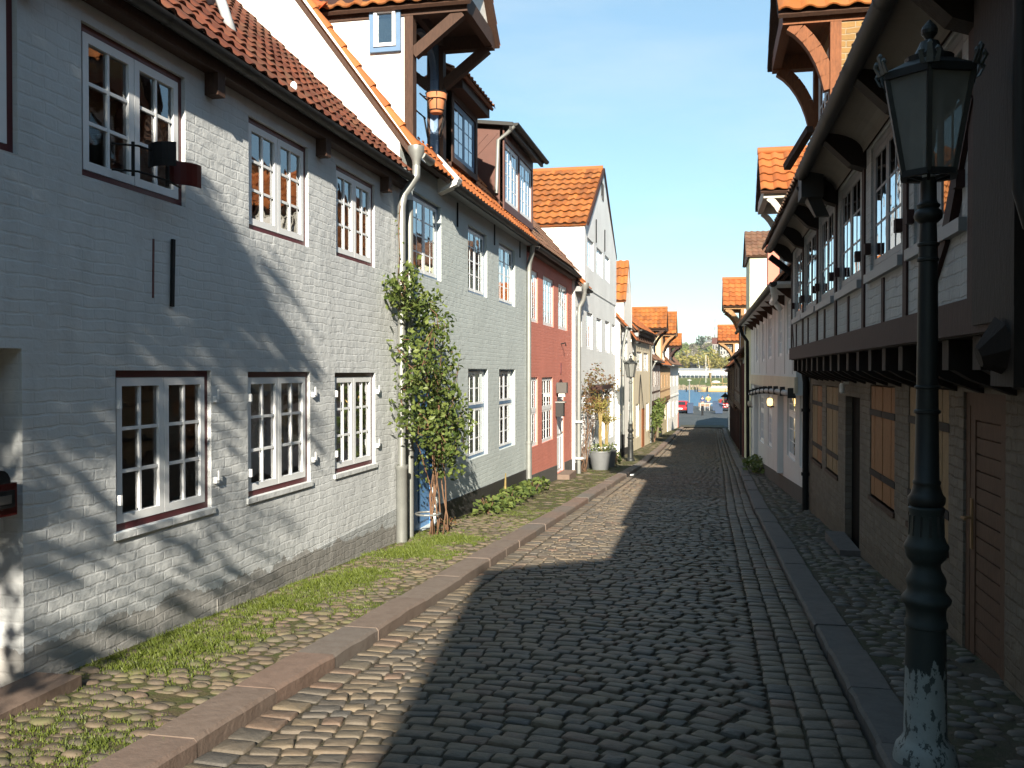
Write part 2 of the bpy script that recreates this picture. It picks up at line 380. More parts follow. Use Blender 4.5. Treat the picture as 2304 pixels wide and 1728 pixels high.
def pantiles(mb, o, a, b, W, L, tw=.21, cl=.30, h=.032, lift=.028):
    """wavy tile sheet: o eave corner, a unit along the eave, b unit up the slope"""
    o = Vector(o); a = Vector(a).normalized(); b = Vector(b).normalized(); n = a.cross(b)
    if n.z < 0: n = -n
    nt = max(1, round(W / tw)); tw = W / nt; nc = max(1, round(L / cl)); cl = L / nc
    prof = ((0, .1), (.16, .75), (.3, 1.), (.46, .75), (.62, .2), (.82, 0.), (1., .1))
    for j in range(nc):
        for i in range(nt):
            t = ru(.02, 1); sk = ru(-.004, .004); vs = []
            for (vv, lf) in ((-.02, lift), (cl, 0.)):
                for (pu, ph) in prof:
                    vs.append(tuple(o + a * ((i + pu) * tw) + b * (j * cl + vv) + n * (ph * h + lf + sk)))
            m = len(prof); vs += [tuple(Vector(v) - n * .02) for v in vs[:m]]
            fs = [(k, k + 1, m + k + 1, m + k) for k in range(m - 1)] + [(2 * m + k, 2 * m + k + 1, k + 1, k) for k in range(m - 1)]
            mb.add(vs, fs, t)

def roof_slab(mb, o, a, b, W, L, t=.05):
    o = Vector(o); a = Vector(a).normalized() * W; b = Vector(b).normalized() * L; n = a.cross(b).normalized()
    if n.z < 0: n = -n
    mb.prism([o, o + a, o + a + b, o + b], -n * t)

def gutter(f, y0, y1, z, d, par, r=.065, mat='zincd', name='gutter', slope=0.):
    mb = MB(); ys = [y0, y1]; pr = []
    for k in range(9):
        t = PI * k / 8; pr.append((d - math.cos(t) * r, -math.sin(t) * r))
    for k in range(9):
        t = PI * (8 - k) / 8; pr.append((d - math.cos(t) * (r - .012), -math.sin(t) * (r - .012)))
    n = len(pr); vs = []
    for y, zz in ((y0, z), (y1, z + slope)):
        vs += [f.p(y, zz + b, a) for a, b in pr]
    fs = [(k, (k + 1) % n, n + (k + 1) % n, n + k) for k in range(n)]
    mb.add(vs, fs)
    for y, zz in ((y0, z), (y1, z + slope)):
        mb.poly([f.p(y, zz + b, a) for a, b in pr[:9]])
    L = y1 - y0; k = int(L / 1.1)
    for i in range(k + 1):                # bead and joint rings
        y = y0 + .05 + (L - .1) * i / max(k, 1); zz = z + slope * (y - y0) / L
        f_ = [f.p(y, zz + b * 1.08, d + (a - d) * 1.08) for a, b in pr[:9]]
        for q in range(8):
            p1, p2 = f_[q], f_[q + 1]
            mb.quad(p1, p2, (p2[0], p2[1] + .025, p2[2]), (p1[0], p1[1] + .025, p1[2]))
    return mb.build(name, M[mat], par, True, 40)

def pipe(pts, r, par, mat='zinc', name='downpipe', rings=()):
    mb = MB(); mb.tube(pts, r, 12)
    for z in rings:
        p = min((q for q in pts), key=lambda q: abs(q[2] - z)); mb.lathe(p[0], p[1], [(z - .02, r * 1.02), (z - .02, r * 1.2), (z + .02, r * 1.2), (z + .02, r * 1.02)], 12)
    return mb.build(name, M[mat], par, True, 50)

def body(f, y0, y1, zt, par, ex, ez, slope, xr, wallm, tilem, ops=(), zb=None, rev=.14, tw=.21, cl=.3, gmat=None, tiles=True, sides=(1, 1), spans=None):
    """house shell: front wall with openings, gable ends, back wall, roof. ex/ez = eave overhang and tile level, xr = distance to the ridge"""
    zb = gz(y1) - 1. if zb is None else zb
    wall_mesh(f, y0, y1, zb, zt, list(ops), rev).build('wall', M[wallm], par)
    gm = gmat or wallm; sg = f.sg; zr = ez + slope * (xr + ex)
    for k, y in enumerate((y0 + .012, y1 - .012)):
        if not sides[k]: continue
        X = f.X(y); th = .22 * (1 if k == 0 else -1)
        zw = ez + slope * ex - .08
        pts = [(X - sg * .003, y, zb), (X - sg * .003, y, zw), (X - sg * xr, y, zr - .08), (X - sg * 2 * xr, y, zw), (X - sg * 2 * xr, y, zb)]
        g = MB(); g.prism(pts, (0, th, 0)); g.build('gable_wall', M[gm], par)
    b = MB(); Xb0 = f.X(y0) - sg * 2 * xr; Xb1 = f.X(y1) - sg * 2 * xr
    b.prism([(Xb0, y0, zb), (Xb0, y0, ez), (Xb0 + sg * .2, y0, ez), (Xb0 + sg * .2, y0, zb)], (Xb1 - Xb0, y1 - y0, 0)); b.build('back_wall', M[gm], par)
    a = Vector((f.X(y1) - f.X(y0), y1 - y0, 0)); W = a.length; bb = Vector((-sg, 0, slope)); L = (xr + ex) * math.sqrt(1 + slope * slope); r = MB(); fronts = []
    for (s0, s1) in (spans or [(y0, y1)]):
        fronts.append((Vector(f.p(s0, ez, ex)), (Vector(f.p(s1, 0, 0)) - Vector(f.p(s0, 0, 0))).length)); roof_slab(r, fronts[-1][0] - Vector((0, 0, .03)), a, bb, fronts[-1][1], L, .06)
    o2 = Vector((f.X(y0) - sg * (2 * xr + ex), y0, ez)); bb2 = Vector((sg, 0, slope)); roof_slab(r, o2 - Vector((0, 0, .03)), a, bb2, W, L, .06)
    ro = r.build('roof', M['tim'], par)
    t = MB()
    for (o, w_) in fronts: pantiles(t, o, a, bb, w_, L, tw, cl)
    pantiles(t, o2, a, bb2, W, L, tw * 2, cl * 2)
    rp0 = Vector((f.X(y0) - sg * xr, y0, zr + .03)); t.tube([rp0, rp0 + a], .11, 8, True, .4)
    t.build('roof_tiles', M[tilem], ro, True, 50)
    return ro

def hoist(f, y0, y1, ze, zr, ov, back, par, zb, tim='tim', infill='white', tile='tile4', side='white', brace=.75, wint=True, post=.15, curved=True, gablem=None, glazed=False):
    """gabled hoist dormer standing on the front wall with a bracketed overhang, ridge across the street"""
    ym = (y0 + y1) / 2; sg = f.sg; t = MB()
    for y in (y0, y1 - post): f.box(t, y, y + post, zb, ze - .05, -post * .6, .03)
    f.box(t, y0 + post, y1 - post, ze - .05, ze + .09, -.05, .035)
    for y in (y0, y1 - post):           # overhang plates
        f.box(t, y - .004, y + post + .004, ze - .13, ze + .075, -back, ov)
    f.box(t, y0 + post, y1 - post, ze - .11, ze + .12, ov - .12, ov)
    f.box(t, y0 + .05, y1 - .05, ze + .085, ze + .11, -.1, ov - .01)       # boarded soffit
    f.box(t, y0 + post + .01, y1 - post - .01, zb, zb + .12, -.1, .032)
    for y in (y0 + post / 2, y1 - post / 2):
        pts = []
        n = 7 if curved else 2
        for i in range(n):
            q = i / (n - 1); m = .55 if curved else 0.
            dd = (1 - m) * q + m * (1 - math.cos(q * PI / 2)); zz = (1 - m) * q + m * math.sin(q * PI / 2)
            pts.append(f.p(y, ze - .1 - brace + (brace - .02) * zz, .02 + (ov - .12) * dd))
        for i in range(n - 1): t.bar(pts[i], pts[i + 1], post * .75, post * .95)
    d = t.build('hoist_dormer', M[tim], par)
    for y in (y0 + .02, y1 - .14):
        X0 = f.X(y) - sg * .05
        s = MB(); s.box(min(X0, X0 - sg * back), max(X0, X0 - sg * back), y, y + .12, zb - .8, ze + .03)
        s.build('dormer_side_wall', M[side], d)
    g = MB()
    if not glazed: f.box(g, y0 + post, y1 - post, zb + .12, ze - .02, -.09, -.03)
    for dd in (ov - .06, -.06):
        g.prism([f.p(y0 + .16, ze + .15, dd), f.p(y1 - .16, ze + .15, dd), f.p(ym, zr - .14, dd)], (-sg * .04, 0, 0))
    g.build('dormer_front', M[gablem or infill], d)
    eo = .12; hw = (y1 - y0) / 2 + eo; sl = (zr - ze - .12) / ((y1 - y0) / 2); rt = MB(); Lx = back + ov + .1
    for sd in (-1, 1):
        ye = ym + sd * hw; o = Vector((f.X(ym) + sg * (ov + .06), ye, ze + .12 - eo * sl)); a = Vector((-sg, 0, 0)); b = Vector((0, -sd, sl))
        L = hw * math.sqrt(1 + sl * sl); pantiles(rt, o, a, b, Lx, L, .27, .34, .045, .04)
        sb = MB(); roof_slab(sb, o - Vector((0, 0, .03)), a, b, Lx, L, .05); sb.build('roof_boarding', M['tim'], d)
    zz = ze + .12 + sl * (y1 - y0) / 2
    rt.tube([(f.X(ym) + sg * (ov + .07), ym, zz + .05), (f.X(ym) - sg * back, ym, zz + .05)], .085, 8, True, .5)
    rt.build('dormer_roof', M[tile], d, True, 50)
    if wint:
        window(f.off(-.02), y0 + post + .1, y1 - post - .1, zb + .3, ze - .25, par, 2, 2, 3, 0., 'wf', 'wf', 'glass2')
    return d

def door(f, y0, y1, z0, z1, par, mat, rec=.12, panels=2, fm=None, handle=True):
    d = MB(); f.box(d, y0 + .05, y1 - .05, z0, z1 - .05, -rec - .05, -rec)
    for k in range(panels):
        h = (z1 - z0 - .25) / panels; a = z0 + .1 + k * (h + .03)
        for (p, q) in ((y0 + .13, (y0 + y1) / 2 - .03), ((y0 + y1) / 2 + .03, y1 - .13)):
            f.box(d, p, q, a, a + h - .06, -rec, -rec + .018)
    do = d.build('door', M[mat], par); fr = MB()
    f.box(fr, y0, y0 + .05, z0, z1, -rec - .06, -rec + .03); f.box(fr, y1 - .05, y1, z0, z1, -rec - .06, -rec + .03); f.box(fr, y0 + .05, y1 - .05, z1 - .05, z1, -rec - .06, -rec + .03)
    fr.build('door_frame', M[fm or mat], do)
    if handle:
        h = MB(); yy = y1 - .12; f.box(h, yy - .02, yy + .02, z0 + .95, z0 + 1.2, -rec, -rec + .012); f.box(h, yy - .1, yy + .01, z0 + 1.08, z0 + 1.1, -rec + .01, -rec + .05); h.build('door_handle', M['zinc'], do)
    return do

def plinth(f, y0, y1, zt0, zt1, par, mat, t=.02, skip=()):
    mb = MB(); segs = []; y = y0
    for a, b in sorted(skip): segs.append((y, a)); y = b
    segs.append((y, y1))
    zt = lambda q: zt0 + (zt1 - zt0) * (q - y0) / (y1 - y0)
    for a, b in segs:
        zb = gz(b) - .6
        mb.add([f.p(a, zb, -.02), f.p(a, zb, t), f.p(b, zb, t), f.p(b, zb, -.02), f.p(a, zt(a), -.02), f.p(a, zt(a), t), f.p(b, zt(b), t), f.p(b, zt(b), -.02)],
               [(0, 1, 2, 3), (4, 7, 6, 5), (0, 4, 5, 1), (1, 5, 6, 2), (2, 6, 7, 3), (3, 7, 4, 0)])
    return mb.build('plinth', M[mat], par)

# ================================================================== LEFT ROW
G_L = 'terraced houses on the left of the lane'
# --- near whitewashed house
f1 = F(-6, -4.05, 12, -4.05, 1)
H = thing('terraced_house', 'near grey-white painted brick house with dark red window surrounds and dark red tiled roof', 'house', (-4.05, 8, gz(8)), G_L)
W1 = [(3.55, 4.83, 2.95, 3.97), (5.41, 6.65, 2.95, 3.97), (7.68, 8.95, 2.94, 3.96), (9.68, 10.9, 2.94, 3.96),
      (5.75, 7.02, .52, 1.66), (7.65, 8.98, .51, 1.65), (9.63, 10.9, .51, 1.64), (0.6, 1.9, 2.95, 3.97), (.6, 1.9, .52, 1.66)]
body(f1, -6, 12, 4.22, H, .18, 4.27, .97, 3.4, 'w1', 'tile1', W1 + [(3.75, 4.85, -.35, 1.79, .2)], tw=.205, cl=.3, sides=(1, 1), zb=-2)
for i, (a, b, c, d) in enumerate(W1):
    window(f1, a, b, c, d, H, 2, 2, 3, .035, 'wf', 'rf', 'glass', ('curt', .3) if i in (2, 3) else (('curt', .22) if i in (5, 6) else None), ow=.05, lw=.06, mw=.024)
door(f1, 3.75, 4.85, -.35, 1.79, H, 'redm' if False else 'rf', .2, 2)
st = MB(); f1.box(st, 3.7, 4.95, -.6, -.2, 0, .32); st.build('door_step', M['granite'], H)
s = MB()
for (a, b, c, d) in W1[4:7]: f1.box(s, a - .03, b + .04, c - .05, c - .002, -.03, .018)
s.build('window_sill', M['w1'], H)
plinth(f1, 7.1, 11.98, -.27, -.16, H, 'w1p', .006)
gutter(f1, -5.5, 11.9, 4.235, .19, H)
s = MB(); f1.box(s, -6, 11.95, 4.1, 4.2, -.02, .12); s.build('eaves_board', M['tim'], H)
for y in (1.4, 4.98 - .1, 7.0, 9.2, 11.15):
    s = MB(); f1.box(s, y - .06, y + .06, 3.92, 4.1, -.02, .12); s.build('beam_end', M['tim'], H)
for (a, b, c, d) in W1[4:7]:
    for z in (c + .22, d - .24):
        for y in (b + .05,):
            s = MB(); f1.box(s, y - .015, y + .025, z - .025, z + .025, 0, .03); f1.box(s, y, y + .016, z, z + .08, .03, .042); s.build('shutter_hook', M['wf'], H)
        s = MB(); f1.box(s, a + .025, a + .045, z - .03, z + .04, -.02, .02); s.build('hinge', M['wf'], H)
for y, z0, z1 in ((6.43, 2.15, 2.67),):
    s = MB(); s.bar(f1.p(y, z0, .015), f1.p(y + .02, z1, .015), .02, .035); s.build('wall_anchor', M['iron'], H)
s = MB(); s.bar(f1.p(6.2, 2.2, .002), f1.p(6.21, 2.64, .002), .006, .02); s.build('wall_anchor', M['rf'], H)
# rooflight and snow hook on its roof
s = MB(); ux = -5.35; zr_ = 4.27 + .97 * (5.35 - 3.87)
s.prism([(-4.95, 7.9, 5.33), (-4.95, 8.6, 5.33), (-5.6, 8.6, 5.97), (-5.6, 7.9, 5.97)], (.08, 0, .09)); rl = s.build('rooflight', M['lead'], H)
s = MB(); s.prism([(-4.92, 7.98, 5.45), (-4.92, 8.52, 5.45), (-5.45, 8.52, 5.97), (-5.45, 7.98, 5.97)], (.02, 0, .02)); s.build('glass', M['cglass'], rl)
s = MB(); s.tube([(-4.6, 8.4, 4.98), (-4.75, 8.4, 5.4)], .05, 10); s.tube([(-4.75, 8.4, 5.38), (-4.6, 8.4, 5.5)], .07, 10); s.build('vent_pipe', M['lead'], H, True)
s = MB(); s.lathe(-4.02, 8.55, [(4.42, .02), (4.46, .035), (4.5, .03), (4.52, .01)], 8); s.build('roof_hook', M['wf'], H)
# red post box at the door and pivoting spy mirror at the window
T = thing('mailbox', 'red box with a black rounded top hanging by the near doorway', 'mailbox', (-3.98, 4.72, .8))
s = MB(); f1.box(s, 4.48, 4.72, .81, 1.0, -.08, .07); s.build('box', M['redm'], T)
s = MB(); pts = [f1.p(4.60 + .07 * math.cos(PI * k / 8), 1.0 + .08 * math.sin(PI * k / 8), .01) for k in range(9)]; s.prism(pts, (.06, 0, 0)); f1.box(s, 4.715, 4.86, .86, .95, -.07, -.04); s.build('bracket', M['iron'], T)
s = MB(); f1.box(s, 4.52, 4.68, .86, .96, .07, .09); s.build('lid', M['iron'], T)
s = MB(); f1.box(s, 4.55, 4.65, .885, .935, .09, .094); s.build('name_plate', M['dplinth'], T)
T = thing('window_mirror', 'dark red and black folding street mirror hung outside the upper window', 'mirror', f1.p(6.4, 3.0, .1))
def arcplate(y, z, w, h, mat, name, ang):
    s = MB(); c = Vector(f1.p(y, z, .22)); d = Vector((math.cos(ang), math.sin(ang), 0)); n = Vector((-d.y, d.x, 0)); q = []
    for k in range(7):
        t = (k / 6 - .5); q.append(c + d * (w * t) + n * (.05 * (t * t * 4 - 1)))
    for k in range(6):
        a, b = q[k], q[k + 1]; hh = Vector((0, 0, h / 2)); s.prism([a - hh, b - hh, b + hh, a + hh], n * .012)
    s.build(name, M[mat], T, True, 40)
arcplate(5.98, 3.20, .24, .17, 'iron', 'mirror_shell', -.15)
arcplate(6.27, 3.12, .26, .17, 'redm', 'mirror_shell', .9)
s = MB()
for z in (3.06, 3.24): s.tube([f1.p(5.75, z, -.02), f1.p(5.85, z, .12), f1.p(6.1, z - .02, .2), f1.p(6.3, z - .03, .17)], .008, 6)
s.tube([f1.p(6.1, 3.0, .19), f1.p(6.1, 3.3, .19)], .014, 6); s.tube([f1.p(5.85, 3.03, .08), f1.p(5.85, 3.27, .08)], .012, 6); s.build('bracket', M['iron'], T)

# --- blue-grey house with three dormers
f2 = F(12, -4.1, 20.7, -4.05, 1)
H = thing('terraced_house', 'blue-grey painted brick house with black plinth and three roof dormers behind the climber', 'house', (-4.1, 16, gz(16)), G_L)
U2 = [(12.55, 13.95, 3.06, 4.22), (15.57, 16.95, 3.04, 4.21), (17.92, 19.45, 3.04, 4.24)]
L2 = [(15.57, 17.0, .1, 1.7), (17.94, 19.45, .08, 1.7)]
body(f2, 12, 20.7, 4.66, H, .22, 4.6, 1.34, 3.0, 'w2', 'tile2', U2 + L2 + [(12.4, 13.69, -.68, 1.5, .12)], zb=-2.2, gmat='white')
for i, (a, b, c, d) in enumerate(U2): window(f2, a, b, c, d, H, 2, 2, 4, .06, 'wf', 'bf', 'glass2' if i < 1 else 'glass', ('curtg', .4) if i else None, lw=.05)
for (a, b, c, d) in L2: window(f2, a, b, c, d, H, 2, 2, 3, .07, 'wf', 'bf', 'glass', ('curtg', .42), transom=1.02)
door(f2, 12.4, 13.69, -.68, 1.5, H, 'bd', .1, 2)
plinth(f2, 12.0, 20.68, -.38, -.57, H, 'black', .02, [(12.35, 13.75)])
gutter(f2, 13.9, 20.6, 4.56, .24, H, .075, 'zincd')
gutter(f2, 12.1, 12.55, 4.62, .26, H, .075, 'zinc')
s = MB(); f2.box(s, 14.0, 20.6, 4.5, 4.6, 0, .17); s.build('eaves_board', M['gf'], H)
s = MB(); s.prism([f2.p(13.75, 4.4, 0), f2.p(13.75, 4.52, .3), f2.p(13.75, 4.62, .34), f2.p(13.75, 5.0, 0)], (0, .22, 0)); s.build('eaves_corbel', M['white'], H)
for y, z0, z1 in ((14.85, 4.05, 4.45), (17.5, 4.1, 4.5), (19.9, 4.15, 4.5)):
    s = MB(); s.bar(f2.p(y, z0, .015), f2.p(y, z1, .015), .02, .03); s.build('wall_anchor', M['iron'], H)
# verge: row of verge tiles and white verge band on the west gable
s = MB(); s.prism([(-3.86, 11.97, 4.62), (-3.78, 11.97, 4.5), (-7.12, 11.97, 8.95), (-7.12, 11.97, 9.05)], (0, .2, 0)); s.build('verge_board', M['white'], H)
s = MB()
for k in range(16):
    x = -3.88 - k * .21; z = 4.66 + k * .281; d = Vector((-.21, 0, .281))
    s.tube([(x, 12.06, z + .03), (x - .23, 12.06, z + .31)], [.075, .06], 8, True, ru(.05, 1))
s.build('verge_tiles', M['tile2'], H, True, 50)
# hoist dormer with tall glazing
hd = hoist(f2, 12.48, 14.12, 6.78, 7.75, .82, 3., H, 4.62, 'tim', 'white', 'tile4', 'white', .55, False, .16, curved=False, gablem='white', glazed=True)
s = MB(); s.quad(f2.p(12.64, 4.76, -.1), f2.p(13.96, 4.76, -.1), f2.p(13.96, 6.76, -.1), f2.p(12.64, 6.76, -.1)); s.build('glass', M['glass3'], hd)
s = MB()
for (a, b, c, d) in ((12.64, 12.70, 4.76, 6.76), (13.9, 13.96, 4.76, 6.76), (12.7, 13.9, 4.76, 4.82)): f2.box(s, a, b, c, d, -.11, -.04)
arc = [(13.3 + .6 * math.cos(PI * k / 12), 6.2 + .5 * math.sin(PI * k / 12)) for k in range(13)]
for k in range(12): s.bar(f2.p(*arc[k], -.08), f2.p(*arc[k + 1], -.08), .05, .05, (1, 0, 0))
s.build('glazing_frame', M['bf'], hd)
s = MB()
for i in range(8):
    y = 13.9 - .02 - i * .028; s.tube([f2.p(y, 4.84, -.22 + .015 * (i % 2)), f2.p(y, 6.7, -.22 + .015 * ((i + 1) % 2))], .016, 5)
s.build('curtain', M['curtw'], hd, True)
s = MB(); s.tube([f2.p(12.7, 5.62, .06), f2.p(13.96, 5.62, .06)], .012, 6); 
s.tube([f2.p(13.9, 5.3, .0), f2.p(13.9, 5.62, .06)], .014, 6); s.build('railing', M['iron'], hd)
wsd = MB(); wsf = MB(); wg = MB()                  # small blue window in the dormer side wall (faces the viewer)
yy = 12.47
for (a, b, c, d) in ((-4.70, -4.64, 6.16, 6.82), (-4.30, -4.24, 6.16, 6.82), (-4.64, -4.30, 6.16, 6.22), (-4.64, -4.30, 6.76, 6.82)): wsd.box(a, b, yy - .03, yy + .03, c, d)
for (a, b, c, d) in ((-4.63, -4.585, 6.23, 6.75), (-4.355, -4.31, 6.23, 6.75), (-4.585, -4.355, 6.23, 6.275), (-4.585, -4.355, 6.705, 6.75)): wsf.box(a, b, yy - .05, yy + .02, c, d)
wg.box(-4.585, -4.355, yy - .005, yy, 6.275, 6.705)
wo = wsf.build('window', M['wf'], H); wsd.build('outer_frame', M['bf'], wo); wg.build('glass', M['glass2'], wo)
s = MB(); s.prism([(-4.25, 12.42, 6.86), (-5.6, 12.42, 6.86), (-5.6, 12.42, 7.1), (-4.25, 12.42, 7.1)], (0, .05, 0)); s.build('eaves_board', M['timr'], hd)
s = MB(); s.add([(-5.95, 12.3, 7.14), (-5.3, 12.36, 6.86), (-5.22, 12.2, 6.84), (-5.45, 12.16, 6.62), (-5.75, 12.1, 6.98), (-5.5, 12.28, 6.7)], [(0, 4, 3, 5), (0, 5, 1), (5, 3, 2, 1)]); s.build('roof_flashing', M['oflash'], H)
T = thing('flower_pot', 'terracotta flower pot in a wire ring on the tall dormer window', 'flower pot', f2.p(13.05, 5.5, .2))
s = MB(); c = f2.p(13.05, 0, .2); s.lathe(c[0], c[1], [(5.42, .085), (5.44, .1), (5.62, .125), (5.62, .15), (5.7, .155), (5.7, .13), (5.66, .12)], 20); s.build('pot', M['terra'], T, True, 40)
s = MB()
for z, r in ((5.71, .16), (5.46, .11)):
    s.tube([(c[0] + r * math.cos(t * PI / 8), c[1] + r * math.sin(t * PI / 8), z) for t in range(17)], .007, 5)
for k in range(5): a = k * 2 * PI / 5; s.tube([(c[0] + .16 * math.cos(a), c[1] + .16 * math.sin(a), 5.71), (c[0] + .11 * math.cos(a), c[1] + .11 * math.sin(a), 5.46)], .007, 5)
s.tube([(c[0], c[1] - .1, 5.6), f2.p(12.8, 5.62, .06)], .008, 5); s.build('wire_ring', M['iron'], T)
# second dormer: brown, shed roof of pantiles
fd = f2.off(-.03)
s = MB()
for (a, b, c, d) in ((14.7, 14.82, 5.1, 6.25), (16.23, 16.35, 5.1, 6.25), (14.82, 16.23, 5.1, 5.2), (14.82, 16.23, 6.14, 6.25)): fd.box(s, a, b, c, d, -.12, .0)
s.prism([fd.p(14.7, 5.0, -.02), fd.p(14.7, 6.26, -.02), fd.p(14.7, 7.3, -1.2), fd.p(14.7, 6.5, -1.2)], (0, .03, 0)); s.prism([fd.p(16.32, 5.0, -.02), fd.p(16.32, 6.26, -.02), fd.p(16.32, 7.3, -1.2), fd.p(16.32, 6.5, -1.2)], (0, .03, 0))
fd.box(s, 14.6, 16.45, 6.26, 6.42, -.1, .2); d2 = s.build('dormer', M['tim'], H)
window(fd, 14.82, 16.23, 5.2, 6.14, H, 2, 2, 3, .03, 'bf', 'bf', 'glass2', mw=.018)
s = MB(); o = Vector(fd.p(14.55, 6.44, .28)); pantiles(s, o, (0, 1, 0), (-1, 0, .55), 1.95, 2.1, .2, .3); roof_slab(s, o, (0, 1, 0), (-1, 0, .55), 1.95, 2.1, .05); s.build('dormer_roof', M['tile4'], d2, True, 50)
# third dormer: brown slate cheeks, white windows
fd = f2.off(.07)
s = MB(); s.prism([fd.p(18.05, 4.8, -.02), fd.p(18.05, 6.5, -.02), fd.p(18.05, 6.6, -1.7), fd.p(18.05, 6.6, -1.8)], (0, .04, 0)); s.prism([fd.p(21.0, 4.8, -.02), fd.p(21.0, 6.5, -.02), fd.p(21.0, 6.6, -1.7), fd.p(21.0, 6.6, -1.8)], (0, .04, 0))
fd.box(s, 18.05, 18.15, 4.9, 6.3, -.08, .01); fd.box(s, 20.95, 21.05, 4.9, 6.3, -.08, .01); fd.box(s, 18.05, 21.05, 6.26, 6.48, -.08, .012); fd.box(s, 19.5, 19.58, 5.05, 6.26, -.06, .012); fd.box(s, 18.15, 20.95, 4.9, 5.06, -.08, .01)
k = 0
for i in range(9):                        # diamond slating ribs on the cheek
    for sd in (-1, 1):
        x0 = .02 + i * .2
        a = Vector(fd.p(18.045, 5.0 if sd > 0 else 6.5, -x0)); b = a + Vector((-.9, 0, .9 * sd))
        n_ = 9; pr = None
        for q in range(n_ + 1):
            t = q / n_; p_ = a + (b - a) * t; dz = p_.z - 4.85; lim = 4.85 + max(0, (fd.X(18) - p_.x)) * 1.0
            ok = lim < p_.z < 6.5
            if ok and pr is not None: s.bar(pr, p_, .012, .012)
            pr = p_ if ok else None
d3 = s.build('dormer', M['slate'], H)
for (a, b) in ((18.15, 19.5), (19.58, 20.95)): window(fd, a, b, 5.06, 6.26, H, 2, 2, 4, .02, 'wf', 'wf', 'glass', ('curtg', .45))
s = MB(); s.prism([fd.p(17.9, 6.5, .22), fd.p(21.35, 6.5, .22), fd.p(21.35, 6.75, -1.9), fd.p(17.9, 6.75, -1.9)], (0, 0, .07)); fd.box(s, 17.92, 21.33, 6.42, 6.56, .14, .2); s.build('dormer_roof', M['zincd'], d3)
gutter(fd, 17.9, 21.4, 6.55, .27, H, .06, 'zincd')
pipe([fd.p(17.95, 6.5, .24), fd.p(17.98, 6.38, .1), fd.p(18.0, 6.25, -.1), fd.p(18.0, 5.2, -.14)], .04, H, 'zinc')
# downpipes between the two near houses
s = MB(); c = f2.p(11.8, 0, .3); s.lathe(c[0], c[1], [(4.34, .045), (4.46, .06), (4.56, .11), (4.64, .11)], 12); s.build('hopper', M['zinc'], H, True, 40)
pipe([(-3.80, 11.8, 4.38), (-3.80, 11.79, 4.25), (-3.86, 11.74, 4.12), (-3.93, 11.66, 3.98), (-3.95, 11.63, 3.82), (-3.95, 11.62, gz(11.6) - .1)], .055, H, 'zinc', rings=())
pipe([(-3.98, 12.06, 3.98), (-3.98, 12.06, gz(12) - .1)], .05, H, 'zinc')
s = MB(); s.lathe(-3.95, 11.62, [(gz(11.6) - .1, .075), (.36, .075), (.38, .09), (.42, .09), (.42, .06)], 14); s.build('standpipe', M['zinc'], H, True, 40)
pipe([(-3.86, 20.5, 4.5), (-3.9, 20.55, 4.3), (-3.97, 20.62, 4.1), (-3.98, 20.62, 3.9), (-3.98, 20.62, gz(20.6) - .1)], .055, H, 'zinc')
s = MB(); s.lathe(-3.98, 20.62, [(gz(20.6) - .1, .07), (.02, .07), (.02, .085), (.08, .085), (.08, .06)], 14); s.build('standpipe', M['zinc'], H, True, 40)

# --- red house
f3 = F(20.7, -4.04, 27.4, -3.98, 1)
H = thing('terraced_house', 'small salmon red painted house with brown roof and white door', 'house', (-4.0, 24, gz(24)), G_L)
U3 = [(20.86, 22.0, 2.82, 4.04), (22.7, 24.2, 2.82, 4.06), (24.95, 26.5, 2.82, 4.07)]
L3 = [(20.86, 22.0, -.12, 1.52), (22.55, 24.1, -.13, 1.51)]
body(f3, 20.7, 27.4, 4.5, H, .2, 4.6, 1.15, 3.0, 'w3', 'tile3', U3 + L3 + [(24.76, 25.9, -1.12, 1.0, .07)], zb=-2.6)
for (a, b, c, d) in U3: window(f3, a, b, c, d, H, 2, 2, 4, .03, 'wf', 'wf', 'glass', ('curtg', .42))
for (a, b, c, d) in L3: window(f3, a, b, c, d, H, 2, 2, 3, .03, 'wf', 'wf', 'glass', ('curtg', .45), transom=.72)
door(f3, 24.8, 25.86, -1.12, .98, H, 'wf', .05, 2)
s = MB(); s.prism([f3.p(25.33 + .53 * math.cos(PI * k / 10), 1.0 + .45 * math.sin(PI * k / 10), .004) for k in range(11)], (.004, 0, 0)); s.build('fanlight', M['rf'], H)
s = MB(); s.bar(f3.p(25.3, 1.6, .02), f3.p(25.3, 1.9, .02), .03, .06); s.build('wall_anchor', M['rf'], H)
s = MB(); s.tube([f3.p(25.4, 2.42, 0), f3.p(25.4, 2.45, .12), f3.p(25.4, 2.36, .14)], .02, 6); s.build('hook', M['iron'], H)
plinth(f3, 20.72, 27.38, -.75, -.96, H, 'dplinth', .02, [(24.7, 25.95)])
gutter(f3, 20.75, 27.5, 4.5, .22, H, .07)
s = MB(); f3.box(s, 20.72, 27.4, 4.38, 4.5, 0, .14); s.build('eaves_board', M['tim'], H)
s = MB(); f3.box(s, 24.7, 25.95, -1.6, -1.13, 0, .35); s.build('door_step', M['granite'], H)
T = thing('wall_lantern', 'black box lantern over the white door of the red house', 'wall lantern', f3.p(24.75, 1.1, .1))
s = MB(); f3.box(s, 24.5, 24.75, 1.08, 1.36, .03, .3); s.bar(f3.p(24.6, 1.3, 0), f3.p(24.6, 1.3, .1), .05, .05); s.build('lamp_housing', M['dplinth'], T)
s = MB(); f3.box(s, 24.54, 24.71, .98, 1.08, .08, .25); s.build('glass', M['curtw'], T)
T = thing('mailbox', 'grey letterbox on the red wall beside the white door', 'mailbox', f3.p(24.6, .5, .05))
s = MB(); f3.box(s, 24.48, 24.7, .45, .82, .01, .22); s.build('box', M['zincd'], T)
s = MB(); f3.box(s, 24.46, 24.72, .82, .85, .0, .26); s.build('lid', M['zinc'], T)
